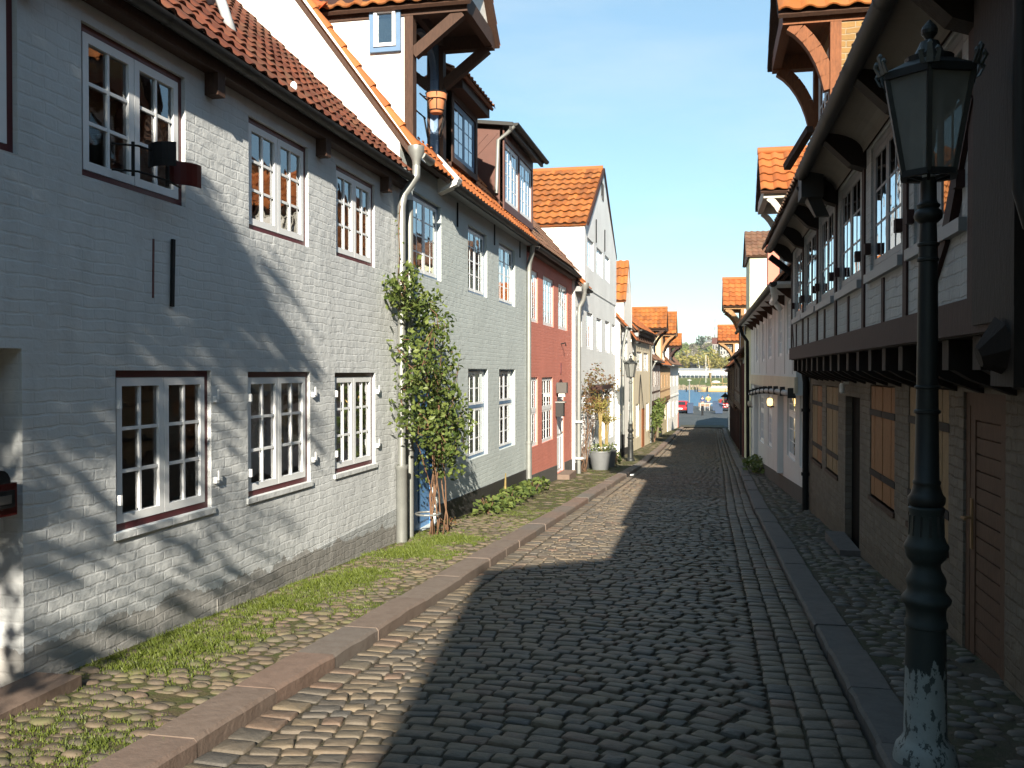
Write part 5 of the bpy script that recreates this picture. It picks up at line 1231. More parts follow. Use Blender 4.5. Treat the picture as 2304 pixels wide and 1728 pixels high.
# ================================================================== STREET LAMPS
def street_lamp(x, y, z0, k, lab, white):
    T = thing('street_lamp', lab, 'street lamp', (x, y, z0), 'cast iron street lamps'); P = .00226
    base = [(1640, 66), (1630, 66), (1612, 62), (1606, 60), (1594, 50), (1580, 44), (1448, 42.5), (1345, 40.5), (1343, 44), (1334, 44.5), (1330, 41), (1311, 40), (1300, 42), (1291, 50), (1283, 51.5), (1277, 47), (1268, 40), (1260, 37.5), (1251, 40), (1243, 41), (1234, 38), (1222, 31), (1212, 28.5), (1206, 30), (1196, 39), (1190, 42), (1178, 43.5), (1172, 46), (1166, 45), (1160, 41), (1148, 36.5), (1100, 33.5), (1094, 36), (1086, 37), (1082, 33)]
    Z = lambda v: z0 + (1637 - v) * P * k
    prof = [(Z(v), r * P * k) for v, r in base]
    s = MB(); s.lathe(x, y, prof, 28); b = s.build('base', M['lampw'] if white else M['iron2'], T, True, 50)
    s = MB()
    for q in range(12): a = q * PI / 6; s.bar((x + 34.5 * P * k * math.cos(a), y + 34.5 * P * k * math.sin(a), Z(1145)), (x + 33 * P * k * math.cos(a), y + 33 * P * k * math.sin(a), Z(1102)), .012 * k, .012 * k)
    s.build('fluting', M['iron2'], b)
    sh = [(1082, 33), (1078, 36), (1070, 38), (1062, 38), (1056, 33), (1044, 29), (1036, 27), (1033, 28.5), (1028, 28.5), (1025, 25.5), (882, 23), (880, 27), (874, 27), (872, 23), (828, 22.5), (826, 26), (822, 26), (820, 22.), (553, 19.5), (551, 22.5), (546, 22.5), (544, 19.5), (520, 19), (518, 22), (513, 22), (511, 18.5), (470, 17), (466, 22), (460, 28), (452, 29.5), (444, 27), (438, 20), (434, 23.5), (430, 24), (426, 19), (420, 17), (376, 16.5), (372, 17)]
    s = MB(); s.lathe(x, y, [(Z(v), r * P * k) for v, r in sh], 24); s.build('post', M['iron2' if white else 'iron2_sunlit'], T, True, 50)
    R0, R1, ZB, ZT = 57 * P * k, 97 * P * k, Z(366), Z(158); s = MB(); hx = lambda r, z, q: (x + r * math.cos(q * PI / 3 + .32), y + r * math.sin(q * PI / 3 + .32), z)
    for q in range(6):
        s.bar(hx(R0, ZB, q), hx(R1, ZT, q), .022 * k, .022 * k); s.bar(hx(R0, ZB, q), hx(R0, ZB, q + 1), .03 * k, .03 * k); s.bar(hx(R1, ZT, q), hx(R1, ZT, q + 1), .03 * k, .035 * k); s.bar(hx(R0, ZB, q), (x, y, ZB - .03 * k), .015 * k, .015 * k)
    fr = s.build('lantern_frame', M['iron2'], T)
    s = MB()
    for q in range(6): s.quad(hx(R0 * .98, ZB, q), hx(R0 * .98, ZB, q + 1), hx(R1 * .98, ZT, q + 1), hx(R1 * .98, ZT, q))
    s.build('glass', M['frost'], fr)
    s = MB(); s.lathe(x, y, [(ZB - .02, .03 * k), (ZB + .1 * k, .03 * k), (ZB + .11 * k, .02 * k), (ZB + .16 * k, .035 * k), (ZB + .3 * k, .035 * k), (ZB + .33 * k, .015 * k)], 10); s.build('bulb', M['curtw'], fr)
    s = MB()
    for r0, z_0, r1, z_1 in ((R1 * 1.06, ZT, R1 * .98, Z(146)), (R1 * .98, Z(146), R1 * .52, Z(124)), (R1 * .52, Z(124), R1 * .48, Z(114))):
        for q in range(6): s.quad(hx(r0, z_0, q), hx(r0, z_0, q + 1), hx(r1, z_1, q + 1), hx(r1, z_1, q))
    s.poly([hx(R1 * 1.06, ZT, q) for q in range(6)])
    s.lathe(x, y, [(Z(v), r * P * k) for v, r in ((126, 48), (114, 50), (112, 34), (100, 28), (88, 22), (80, 19), (78, 12), (74, 8), (70, 10), (62, 16), (54, 17), (46, 14), (38, 7), (32, 2))], 16)
    s.build('roof', M['iron2'], fr)
    for q in range(6):
        s = MB(); c = Vector(hx(R1 * 1.06, ZT + .01 * k, q)); o = (c - Vector((x, y, c.z))).normalized(); tn = Vector((-o.y, o.x, 0)); u = Vector((0, 0, 1))
        for (a, h_, w_) in ((-.03, .05, .012), (0, .085, .016), (.03, .05, .012)): s.prism([c + tn * ((a - w_) * k), c + tn * ((a + w_) * k), c + tn * ((a * 1.4 + w_ * .6) * k) + (u * h_ + o * .025) * k, c + tn * ((a * 1.4 - w_ * .6) * k) + (u * h_ + o * .025) * k], o * .008 * k)
        for a in (-.035, .035, 0): s.lathe(*(c + tn * a * k + o * .02 * k)[:2], [(c.z + .04 * k + .03 * (a == 0) * k, .006 * k), (c.z + .055 * k + .03 * (a == 0) * k, .014 * k), (c.z + .07 * k + .03 * (a == 0) * k, .005 * k)], 6)
        s.build('crown_ornament', M['orn'], fr)
    return T
M['orn'] = m_plain('worn_ornament_iron', (.07, .08, .08), .5, .4, 40.)
M['iron2_sunlit'] = m_plain('sunlit_green_iron', (.12, .13, .125), .5, .25, 14., .15, .4)  # same lamp paint as iron2, lightened to paint in sun on the far post
M['iron2'] = m_plain('dark_green_iron', (.023, .025, .025), .5, .25, 14., .15, .4)
def lampw():
    t = NT('iron_with_worn_white_paint'); p = t.pos(); sp = t.n('ShaderNodeSeparateXYZ'); t.l(p, sp.inputs[0])
    n = t.noise(t.vmap(p, 9, 9, 2.2), 2.2, 5., .6); f = t.noise(p, 45., 5., .7)
    h = t.math('ADD', sp.outputs[2], t.math('MULTIPLY', n, -.42)); mask = t.math('LESS_THAN', h, -.02)
    chip = t.math('GREATER_THAN', t.noise(t.vmap(p, 1, 1, .5), 26., 5., .7), .56)
    mask = t.math('MULTIPLY', mask, t.math('SUBTRACT', 1., t.math('MULTIPLY', chip, .85)))
    col = t.mix(mask, (.022, .03, .03), t.mix(f, (.2, .22, .22), (.3, .32, .31)))
    t.bsdf(col, .6, t.bump(t.math('ADD', f, mask), .4, .003), 0., .4); return t.m
M['lampw'] = lampw()
street_lamp(1.05, 4.86, gz(4.86) - .02, 1., 'near tall dark lamp post with worn white paint on its base', True)
street_lamp(-2.94, 36., gz(36.) - .02, 1.13, 'far lamp post on the left pavement in front of the white houses', False)

# ================================================================== HARBOUR
random.seed(3)
PZ = -3.16
t = NT('harbour_water'); p = t.pos(); n1 = t.noise(t.vmap(p, 1., .5, 1.), .9, 4.); n2 = t.noise(t.vmap(p, 1., .4, 1.), .12, 3.)
t.bsdf(t.mix(n2, (.015, .075, .16), (.03, .11, .2)), .35, t.bump(n1, .8, .5), 0., .25); M['water'] = t.m
s = MB()
s.quad((-400, 131.9, -4.4), (400, 131.9, -4.4), (400, 330, -4.4), (-400, 330, -4.4)); tag(s.build('water', M['water']), kind='structure')
s = MB(); s.box(-160, 160, 131.4, 132, -6, PZ + .02); tag(s.build('quay_edge', M['granite2']), kind='structure')
def terr(x, y):
    if y < 322: b = -4.9 + (y - 314) * .24
    elif y < 345: b = -3. + (y - 322) * .105
    elif y < 380: b = -.6
    else: b = -.6 + 17 * (1 - math.cos(min(1, (y - 380) / 300) * PI)) / 2
    w = min(1, max(0, (y - 380) / 100)); return b + w * (3.5 * mnoise.noise(Vector((x * .012, y * .01, 1))) - .012 * max(x - 0, 0) * 0)
s = MB(); ysg = [314, 318, 322, 330, 338, 345, 360, 380] + [400 + 25 * i for i in range(17)]; xsg = [-400 + 40 * i for i in range(21)]
vs = [(x, y, terr(x, y)) for y in ysg for x in xsg]; nx = len(xsg)
s.add(vs, [(j * nx + i, j * nx + i + 1, (j + 1) * nx + i + 1, (j + 1) * nx + i) for j in range(len(ysg) - 1) for i in range(nx - 1)])
tag(s.build('hill', M['land'], None, True), kind='structure')
s = MB()
for k in range(1500):
    x = ru(-60, 60); y = ru(315, 321.5); z = terr(x, y); stone(s, x, y, z - .1, ru(.5, 1.1), ru(.4, .9), ru(0, 3), ru(.3, .7), ru(.02, .98), 2.6, 6, far, .0, .15)
M['riprap'] = m_stone('shore_stones', [(.24, .19, .13), (.19, .14, .1), (.28, .23, .17), (.16, .13, .1)], .8)
tag(s.build('shore_stones', M['riprap']), 'band of pale brown stones along the far shore', 'stones', kind='stuff')
# wood on the hill: one mass, plus single trees that stand out
def crownmesh(mb, x, y, z, r, h, n, size, t0, t1):
    for k in range(n):
        a = ru(0, 2 * PI); u = ru(-1, 1); q = math.sqrt(1 - u * u); rr = ru(.55, 1.05) * (1 + .25 * mnoise.noise(Vector((a * 2, u * 3, x))))
        mb.leaf((x + r * rr * q * math.cos(a), y + r * rr * q * math.sin(a), z + h * .5 * (1 + u * rr)), size * ru(.6, 1.3), ru(t0, t1), .3, .9)
def woodmat(name, c0, c1): return m_leaf(name, c0, c1, .2)
M['wood1'] = woodmat('olive_spring_foliage', (.10, .092, .022), (.23, .20, .05)); M['wood2'] = woodmat('grey_brown_twigs', (.10, .09, .06), (.17, .15, .11)); M['wood3'] = woodmat('fresh_green', (.09, .12, .025), (.18, .22, .055))
for nm, mt, cntt, y0, y1, hr, lab in (('far_wood', 'wood1', 260, 368, 440, (6, 9.5), 'olive-brown spring wood on the far shore'), ('far_wood', 'wood3', 200, 430, 640, (3, 5.5), 'fresh green trees higher on the far hill'), ('far_wood', 'wood2', 150, 480, 700, (3.5, 6), 'grey-brown bare trees along the hill top')):
    mb = MB()
    for k in range(cntt):
        x = ru(-120, 120) if k % 3 else ru(-35, 30); y = ru(y0, y1)
        if -8 < x < 26 and 560 < y < 605: continue
        h = ru(*hr); r = h * ru(.4, .6); crownmesh(mb, x, y, terr(x, y) - .5, r, h, 130, 1.1, .02, 1)
        mb.tube([(x, y, terr(x, y) - .5), (x, y, terr(x, y) + h * .5)], .2, 4, False, .5)
    tag(mb.build(nm, M[mt]), lab, 'wood', kind='stuff')
M['blos'] = woodmat('white_blossom', (.22, .2, .17), (.34, .31, .27)); M['conif'] = woodmat('dark_conifer', (.03, .05, .03), (.06, .08, .05))
def far_tree(x, y, h, r, mt, lab, name='tree'):
    z = terr(x, y); T = thing(name, lab, 'tree', (x, y, z)); m = MB(); crownmesh(m, x, y, z + h * .12, r, h * .88, 260, 1.1, .02, 1); m.build('crown', M[mt], T)
    m = MB(); m.tube([(x, y, z - .5), (x, y, z + h * .6)], [.3, .12], 6); m.build('trunk', M['bark'], T)
far_tree(-9.6, 470, 9, 4.2, 'blos', 'white blossoming tree among the olive trees on the far hill')
far_tree(-8.5, 366, 11, 4.5, 'wood1', 'tall olive tree left of the birch on the far shore')
far_tree(1.2, 364, 11.5, 3.6, 'wood1', 'olive-brown tree in the middle of the far shore')
far_tree(-5.2, 630, 9, 3.0, 'conif', 'dark pointed conifer on the hill crest', 'conifer_tree')
far_tree(-1.2, 645, 9, 4.5, 'wood2', 'bare grey tree on the crest beside the white roofs')
for (x, y, h, lab) in ((-3.4, 352, 9.0, 'pale forked birch trunk before the long white building, left one'), (-.8, 350, 7.5, 'pale forked birch trunk before the long white building, right one')):
    T = thing('birch_tree', lab, 'tree', (x, y, terr(x, y))); z = terr(x, y); m = MB(); m.tube([(x, y, z - .3), (x + .2, y, z + h * .4), (x - .3, y, z + h * .7), (x - .9, y, z + h)], [.16, .13, .1, .03], 6); m.tube([(x + .2, y, z + h * .4), (x + .9, y, z + h * .8), (x + .8, y, z + h)], [.11, .07, .03], 6); m.build('trunk', M['wmast'], T)
    m = MB(); crownmesh(m, x, y, z + h * .45, 2.2, h * .7, 110, .7, .3, 1); m.build('crown', M['wood1'], T)

def far_building(name, x0, x1, y0, y1, z0, z1, zr, wm, rm, lab, nwin=6, rows=1, glazed=False, ridge='x'):
    T = thing(name, lab, 'building', ((x0 + x1) / 2, y0, z0)); s = MB(); s.box(x0, x1, y0, y1, z0 - 2, z1); s.build('wall', M[wm], T)
    s = MB(); ym = (y0 + y1) / 2; xm = (x0 + x1) / 2
    if ridge == 'x': s.prism([(x0 - .4, y0 - .5, z1 - .1), (x0 - .4, y1 + .5, z1 - .1), (x0 - .4, ym, zr)], (x1 - x0 + .8, 0, 0))
    else: s.prism([(x0 - .5, y0 - .4, z1 - .1), (x1 + .5, y0 - .4, z1 - .1), (xm, y0 - .4, zr)], (0, y1 - y0 + .8, 0))
    s.build('roof', M[rm], T)
    for r in range(rows):
        for k in range(nwin):
            w = (x1 - x0) / nwin; a = x0 + w * (k + (.1 if glazed else .25)); b = a + w * (.8 if glazed else .5); h = (z1 - z0) / rows; s = MB(); s.box(a, b, y0 - .05, y0 - .01, z0 + h * r + h * .25, z0 + h * r + h * .85); s.build('window', M['cglass'] if not glazed else M['shed'], T)
M['hallroof'] = m_plain('pale_hall_roof', (.24, .25, .26), .6)
M['hillw'] = m_plain('pale_far_render', (.26, .25, .235), .8)
M['hall'] = m_plain('grey_hall_wall', (.15, .16, .17), .6)
M['shed'] = m_plain('pale_grey_glazing', (.30, .34, .38), .3, .2)
far_building('boat_hall', -10.5, 0.2, 348, 356, -.9, 2.2, 3.0, 'hall', 'hallroof', 'long low white boat hall on the far bank, left part with glazing', 9, 1, True)
far_building('boat_hall', 1.2, 7.5, 348, 356, -.9, 2.0, 2.8, 'hall', 'hallroof', 'shorter white boat hall on the far bank behind the masts', 4, 1, True)
far_building('boat_hall', 9, 30, 349, 357, -.9, 2.2, 3.0, 'hall', 'hallroof', 'white boat hall at the right end of the far bank', 9, 1, True)
far_building('boat_hall', -34, -12, 349, 357, -.9, 2.2, 3.0, 'hall', 'hallroof', 'white boat hall hidden left of the lane view', 9, 1, True)
T = thing('jetty_railing', 'white railing band running in front of the boat halls', 'railing', (-2, 344, -.7))
s = MB(); s.box(-35, 30, 344, 344.2, 1.3, 2.0); s.build('fascia', M['wmast'], T)
s = MB()
for k in range(44): s.box(-35 + k * 1.5, -34.9 + k * 1.5, 344, 344.1, -1.2, 1.3)
s.build('post', M['wmast'], T)
far_building('shed', -6.5, -.5, 362, 368, -.6, 4.2, 5.3, 'zincd', 'zincd', 'dark low roofed shed behind the long boat hall', 4)
far_building('hill_house', 2.5, 6.6, 575, 583, 13.5, 18.6, 22.6, 'hillw', 'slate', 'red roofed white house on the hill', 3, 1, False)
far_building('hill_house', 6.9, 13.5, 570, 580, 11.8, 16.8, 21.8, 'hillw', 'zincd', 'grey roofed white house with balconies on the hill', 4, 2)
far_building('hill_house', -.8, 6, 640, 650, 16.5, 22.2, 23.2, 'hillw', 'hallroof', 'long flat white house on the crest', 5)
far_building('hill_house', -4.5, -1.2, 635, 643, 16, 21.6, 22.8, 'hillw', 'zinc', 'small pale house left of the mast on the crest', 2)
far_building('hill_house', 12, 22, 640, 650, 16, 21.0, 24., 'hillw', 'slate', 'broad house at the right end of the crest', 4)
T = thing('radio_mast', 'red and white radio mast on the hill crest', 'mast', (4.5, 660, 22))
for k in range(7):
    s = MB(); s.tube([(4.4, 660, 20 + k * 2.6), (4.4, 660, 22.6 + k * 2.6)], .45 - .05 * k, 6); s.build('mast_section', M['wmast' if k % 2 else 'redm'], T)
# boats
def boat(x, y, L, hw, lab, hullm, masts, z=-4.4, h=1.15, rake=.12):
    T = thing('sailing_boat', lab, 'boat', (x, y, z)); s = MB(); n = 12; pr = ((0, -.35), (.7, -.1), (.95, .45), (1, 1.)); vs = []
    for i in range(n + 1):
        q = i / n; w = hw * (math.sin(PI * min(1, max(.0, q * .94 + .03))) ** .55); sh = h * (1 + .45 * (abs(q - .5) * 2) ** 2.2)
        for sd in (-1, 1):
            for (a, b) in pr: vs.append((x - L / 2 + L * q + (1 - b) * L * (.16 * max(0, 1 - q * 3) - .09 * max(0, q * 3 - 2)), y + sd * w * a, z + sh * b))
    m = 4
    for i in range(n):
        fs = []
        for o in (0, 4):
            for k in range(3): fs.append((i * 8 + o + k, i * 8 + o + k + 1, (i + 1) * 8 + o + k + 1, (i + 1) * 8 + o + k))
        fs.append((i * 8 + 3, i * 8 + 7, (i + 1) * 8 + 7, (i + 1) * 8 + 3)); fs.append((i * 8, i * 8 + 4, (i + 1) * 8 + 4, (i + 1) * 8)); s.add(vs if i == 0 else [], [tuple(f_ - (0 if i == 0 else 0) for f_ in g) for g in fs] if i == 0 else [])
        if i: s.f += fs; s.t += [0.] * len(fs)
    hu = s.build('hull', M[hullm], T, True, 40)
    s = MB(); s.tube([(x - L * .47, y - hw * .3, z + .12), (x - L * .2, y - hw * .93, z + .1), (x + L * .2, y - hw * .93, z + .1), (x + L * .47, y - hw * .3, z + .12)], .09, 6); s.build('waterline_stripe', M['yhull'], hu)
    s = MB(); s.prism([(x - L * .15, y - hw * .5, z + h), (x + L * .25, y - hw * .5, z + h), (x + L * .23, y - hw * .5, z + h + .55), (x - L * .12, y - hw * .5, z + h + .5)], (0, hw, 0)); s.build('cabin', M['wmast'], T)
    for (mx, mh, mm) in masts:
        s = MB(); s.tube([(x + mx, y, z + h), (x + mx - mh * rake, y, z + h + mh)], [.09, .05], 8); mo = s.build('mast', M[mm], T, True)
        s = MB(); s.tube([(x + mx - .1, y, z + h + 1.3), (x + mx + mh * .32, y, z + h + 1.5)], .07, 6)
        s.tube([(x + mx - mh * rake, y, z + h + mh), (x - L * .45 if mx < 0 else x + mx + 3, y, z + h + .2)], .018, 4); s.tube([(x + mx - mh * rake * .9, y, z + h + mh * .9), (x + mx + 2.2, y, z + h)], .018, 4); s.build('boom', M[mm], mo)
boat(2.6, 288, 12.5, 1.7, 'cream two-masted wooden sailing boat at the far shore', 'hull', [(-1.6, 9.6, 'mast'), (1.9, 6.3, 'mast')])
boat(10.5, 292, 10, 1.4, 'white sailing boat moored behind the right house corner', 'wmast', [(-4.0, 9.0, 'wmast'), (-2.6, 9.5, 'mast'), (0, 9, 'wmast')], rake=.02)
T = thing('flag_pole', 'plain pale pole on the grass bank left of the two-masted boat', 'pole', (-.8, 330, -2.5))
s = MB(); s.tube([(-.82, 330, -2.6), (-.82, 330, 7.6)], .11, 6); s.build('pole', M['wmast'], T)
T = thing('rowing_boat', 'small pale boat lying upturned on the grass bank', 'boat', (2.4, 331, -1.9))
s = MB()
for i in range(8):
    q0, q1 = i / 8, (i + 1) / 8; w0, w1 = .8 * math.sin(PI * q0) ** .6, .8 * math.sin(PI * q1) ** .6
    for k in range(6):
        a0, a1 = PI * k / 6, PI * (k + 1) / 6; pt = lambda q, w, a: (1. + q * 3.2, 331 + w * math.cos(a), -2.15 + .6 * math.sin(a) * (w / .8 + .2))
        s.quad(pt(q0, w0, a0), pt(q1, w1, a0), pt(q1, w1, a1), pt(q0, w0, a1))
s.build('hull', M['wmast'], T, True)
for i, (x, h) in enumerate(((-3.9, 1.3), (-3.2, 1.2), (-.2, 1.4), (-6.5, 1.2))):
    T = thing('mooring_pile', ['dark pile at the bow of the cream boat', 'second dark pile left of the cream boat bow', 'dark pile amidships before the cream boat', 'dark pile standing by the stony shore'][i], 'pile', (x, 285.5, -4.4), 'mooring piles')
    s = MB(); s.tube([(x, 285.5, -5), (x, 285.5, -4.4 + h)], .17, 8); s.tube([(x, 285.5, -4.4 + h), (x, 285.5, -4.3 + h)], .2, 8); s.build('pile', M['iron'], T)

# quayside furniture
def bollard_bin(x, y, lab, w=.62, h=1.15):
    T = thing('litter_bin', lab, 'bin', (x, y, PZ), 'blue bins on the quay'); s = MB()
    s.prism([(x - w / 2, y - w / 2, PZ + .06), (x + w / 2, y - w / 2, PZ + .06), (x + w * .56, y - w / 2 - .03, PZ + h), (x - w * .56, y - w / 2 - .03, PZ + h)], (0, w, 0)); s.build('body', M['bin'], T)
    s = MB(); s.prism([(x - w * .6, y - w / 2 - .06, PZ + h), (x + w * .6, y - w / 2 - .06, PZ + h), (x + w * .5, y - w / 2, PZ + h + .1), (x - w * .5, y - w / 2, PZ + h + .1)], (0, w * 1.05, 0)); s.build('lid', M['bin'], T)
    s = MB(); [s.tube([(x + dx, y + w / 2 - .06, PZ + .09), (x + dx + .06, y + w / 2 - .06, PZ + .09)], .09, 8) for dx in (-w / 2, w / 2 - .06)]; s.build('wheel', M['tyre'], T)
bollard_bin(-2.0, 108, 'blue wheeled bin just right of the left red car, front one'); bollard_bin(-2.75, 113, 'blue bin behind the quay lamp pole'); bollard_bin(-.05 + .9, 116, 'blue bin behind the white railing'); bollard_bin(1.2, 108.5, 'wide blue bin in front of the right red car', .8)
T = thing('harbour_lamp', 'slender grey quay lamp with a flat round head', 'street lamp', (-2.15, 112, PZ))
s = MB(); s.tube([(-2.2, 112, PZ), (-2.2, 112, .62)], [.08, .05], 8); s.build('pole', M['zinc'], T); s = MB(); s.lathe(-2.2, 112, [(.55, .1), (.6, .26), (.68, .26), (.74, .05)], 12); s.build('lamp_head', M['wmast'], T)
for i, (x0, x1, y) in enumerate(((-2.9, -1.75, 111), (-.95, .15, 117), (.25, 1.1, 117.5))):
    T = thing('bike_rack', ['white tube railing between the left car and the lamp', 'white tube railing below the two people', 'white tube railing left of the wide blue bin'][i], 'railing', ((x0 + x1) / 2, y, PZ), 'white quay railings'); s = MB()
    for k in range(3):
        x = x0 + (x1 - x0) * k / 2; s.tube([(x, y, PZ), (x, y, PZ + .85)], .035, 6)
    s.tube([(x0 - .04, y, PZ + .85), (x1 + .04, y, PZ + .85)], .04, 6); s.build('frame', M['wmast'], T)
    s = MB(); s.tube([(x0, y, PZ + .45), (x1, y, PZ + .45)], .025, 6); s.build('rail', M['wmast'], T)
T = thing('quay_bench', 'light slatted bench before the two people on the quay', 'bench', (-.4, 118.5, PZ))
s = MB()
for k in range(3): s.box(-1.2, .3, 118.3 + k * .16, 118.42 + k * .16, PZ + .45, PZ + .49)
s.build('seat', M['timl'], T); s = MB()
for k in range(3): s.box(-1.2, .3, 118.2, 118.24, PZ + .55 + k * .14, PZ + .65 + k * .14)
s.build('backrest', M['timl'], T)
for x in (-1.1, .2): s = MB(); s.box(x - .03, x + .03, 118.2, 118.75, PZ, PZ + .45); s.build('leg', M['zinc'], T)
T = thing('bollard', 'black bollard in the middle of the plaza end', 'bollard', (-.6, 104, PZ))
s = MB(); s.lathe(-.62, 104, [(PZ, .11), (PZ + .9, .1), (PZ + .92, .13), (PZ + 1., .13), (PZ + 1.05, .05)], 10); s.build('post', M['iron'], T)

def skinbody(name, pts, edges, mat, par):
    me = bpy.data.meshes.new(name); off = root_loc(par); me.from_pydata([tuple(Vector(p[:3]) - off) for p in pts], edges, []); o = bpy.data.objects.new(name, me); COL.objects.link(o); o.parent = par
    o.modifiers.new('skin', 'SKIN'); o.modifiers.new('sub', 'SUBSURF').levels = 1; sv = me.skin_vertices
    lay = sv[0] if len(sv) else None
    if lay is None:
        bpy.context.view_layer.objects.active = o; bpy.ops.mesh.customdata_skin_add(); lay = me.skin_vertices[0]
    for i, p in enumerate(pts): lay.data[i].radius = (p[3], p[4] if len(p) > 4 else p[3])
    lay.data[0].use_root = True; me.materials.append(M[mat]); return o
def person(x, y, shirt, lab, h=1.75, lean=.0):
    T = thing('person', lab, 'person', (x, y, PZ)); k = h / 1.75
    P = lambda a, b, c, r, r2=None: (x + a * k, y + b * k, PZ + c * k, r * k, (r2 or r) * k)
    pts = [P(0, 0, .95, .16, .12), P(0, .02, 1.15, .15, .11), P(0, .03, 1.38, .19, .12), P(0, .02, 1.5, .07), P(0, .05, 1.6, .085, .1), P(0, .06, 1.7, .075, .09),
           P(.1, 0, .85, .09), P(.1, -.01, .48, .06), P(.1, .03, .08, .045), P(.1, -.12 + .3, .04, .04), P(-.1, 0, .85, .09), P(-.1, -.01, .48, .06), P(-.1, .03, .08, .045), P(-.1, .18, .04, .04),
           P(.22, .02, 1.4, .065), P(.29, .06, 1.13, .048), P(.2, .26, 1.0, .036), P(.17, .34, .98, .03), P(-.22, .02, 1.4, .065), P(-.29, .06, 1.13, .048), P(-.2, .26, 1.0, .036), P(-.17, .34, .98, .03)]
    ed = [(0, 1), (1, 2), (2, 3), (3, 4), (4, 5), (0, 6), (6, 7), (7, 8), (8, 9), (0, 10), (10, 11), (11, 12), (12, 13), (2, 14), (14, 15), (15, 16), (16, 17), (2, 18), (18, 19), (19, 20), (20, 21)]
    b = skinbody('body', pts, ed, 'skin', T)
    sh = [pts[0], pts[1], pts[2]] + [pts[14], pts[15], pts[18], pts[19]]; sh = [(a, b_, c, r + .025, r2 + .025) for a, b_, c, r, r2 in sh]
    skinbody('shirt', sh, [(0, 1), (1, 2), (2, 3), (3, 4), (2, 5), (5, 6)], shirt, T)
    tr_ = [pts[0]] + pts[6:9] + pts[10:13]; tr_ = [(a, b_, c, r + .018, r2 + .018) for a, b_, c, r, r2 in tr_]
    skinbody('trousers', tr_, [(0, 1), (1, 2), (2, 3), (0, 4), (4, 5), (5, 6)], 'jeans', T)
    s = MB(); s.lathe(x, y + .03 * k, [(PZ + 1.58 * k, .09 * k), (PZ + 1.68 * k, .105 * k), (PZ + 1.76 * k, .085 * k), (PZ + 1.8 * k, .03 * k)], 12); s.build('hair', M['hair'], T, True)
person(.0, 121.5, 'yshirt', 'person in a yellow shirt seen from behind, leaning on the quay railing', 1.88)
person(-.72, 121.2, 'navy', 'person in dark blue seen from behind, beside the one in yellow', 1.68)
def car(x, y, rot, lab):
    T = thing('parked_car', lab, 'car', (x, y, PZ), 'red cars parked on the quay')
    prof = [(-1.9, .28), (-1.95, .55), (-1.9, .85), (-1.72, .95), (-1.45, 1.38), (-1.1, 1.46), (.1, 1.45), (.55, 1.3), (1.05, .95), (1.7, .82), (1.95, .65), (1.98, .3)]
    L = lambda lx, ly, lz: (x + lx * math.cos(rot) - ly * math.sin(rot), y + lx * math.sin(rot) + ly * math.cos(rot), PZ + lz)
    s = MB(); n = len(prof); vs = []
    for q, w in enumerate((-.84, -.8, .8, .84)):
        for (a, z) in prof:
            ww = w * (1 if z < 1. else .82); e = 1 if abs(w) < .83 else .96
            vs.append(L(ww, a * (1 if e == 1 else .985), z if e == 1 else .28 + (z - .28) * .97))
    s.add(vs, [(q * n + i, q * n + (i + 1) % n, (q + 1) * n + (i + 1) % n, (q + 1) * n + i) for q in range(3) for i in range(n)] + [tuple(range(n)), tuple(range(3 * n, 4 * n))[::-1]])
    b = s.build('body', M['red'], T, True, 35)
    s = MB(); s.add([L(-.6, -1.73, 1.0), L(.6, -1.73, 1.0), L(.54, -1.5, 1.34), L(-.54, -1.5, 1.34)], [(0, 1, 2, 3)]); s.build('rear_window', M['cglass'], b)
    s = MB()
    for sd in (-1, 1): s.add([L(sd * .715, -1.3, 1.02), L(sd * .715, .85, 1.02), L(sd * .7, .4, 1.32), L(sd * .7, -1.1, 1.36)], [(0, 1, 2, 3)])
    s.build('side_window', M['cglass'], b)
    s = MB(); s.add([L(-.62, 1.06, .98), L(.62, 1.06, .98), L(.55, .6, 1.3), L(-.55, .6, 1.3)], [(0, 1, 2, 3)]); s.build('windscreen', M['cglass'], b)
    for sd in (-1, 1):
        s = MB(); q = [L(sd * .62, -1.93, .78), L(sd * .8, -1.93, .78), L(sd * .8, -1.86, .95), L(sd * .62, -1.86, .95)]; s.add(q, [(0, 1, 2, 3)]); s.build('tail_light', M['redm'], b)
        for a in (-1.25, 1.25):
            s = MB(); s.tube([L(sd * .62, a, .31), L(sd * .86, a, .31)], .31, 16); wo = s.build('wheel', M['tyre'], T, True, 40); s = MB(); s.tube([L(sd * .855, a, .31), L(sd * .87, a, .31)], .18, 12); s.build('rim', M['zinc'], wo)
    s = MB(); s.add([L(-.28, -1.985, .5), L(.28, -1.985, .5), L(.28, -1.98, .64), L(-.28, -1.98, .64)], [(0, 1, 2, 3)]); s.build('number_plate', M['wlamp'], b)
    s = MB(); s.add([L(-.84, -1.96, .3), L(.84, -1.96, .3), L(.84, -1.97, .42), L(-.84, -1.97, .42)], [(0, 1, 2, 3)]); s.build('bumper', M['iron'], b)
car(-3.05, 110, -.06, 'red hatchback parked at the left edge of the harbour view, seen from behind')
car(1.95, 118, .12, 'red hatchback parked at the right edge, behind the wide blue bin')
T = thing('pigeon_litter', 'tiny white scrap of paper lying in the left gutter', 'paper', (-2.3, 28, gz(28)))
T.name = 'paper_scrap'; s = MB(); s.prism([(-2.3, 28, gz(28) - .08), (-2.2, 28.05, gz(28) - .08), (-2.18, 28.15, gz(28) - .05), (-2.3, 28.12, gz(28) - .06)], (0, 0, .01)); s.build('scrap', M['wlamp'], T)

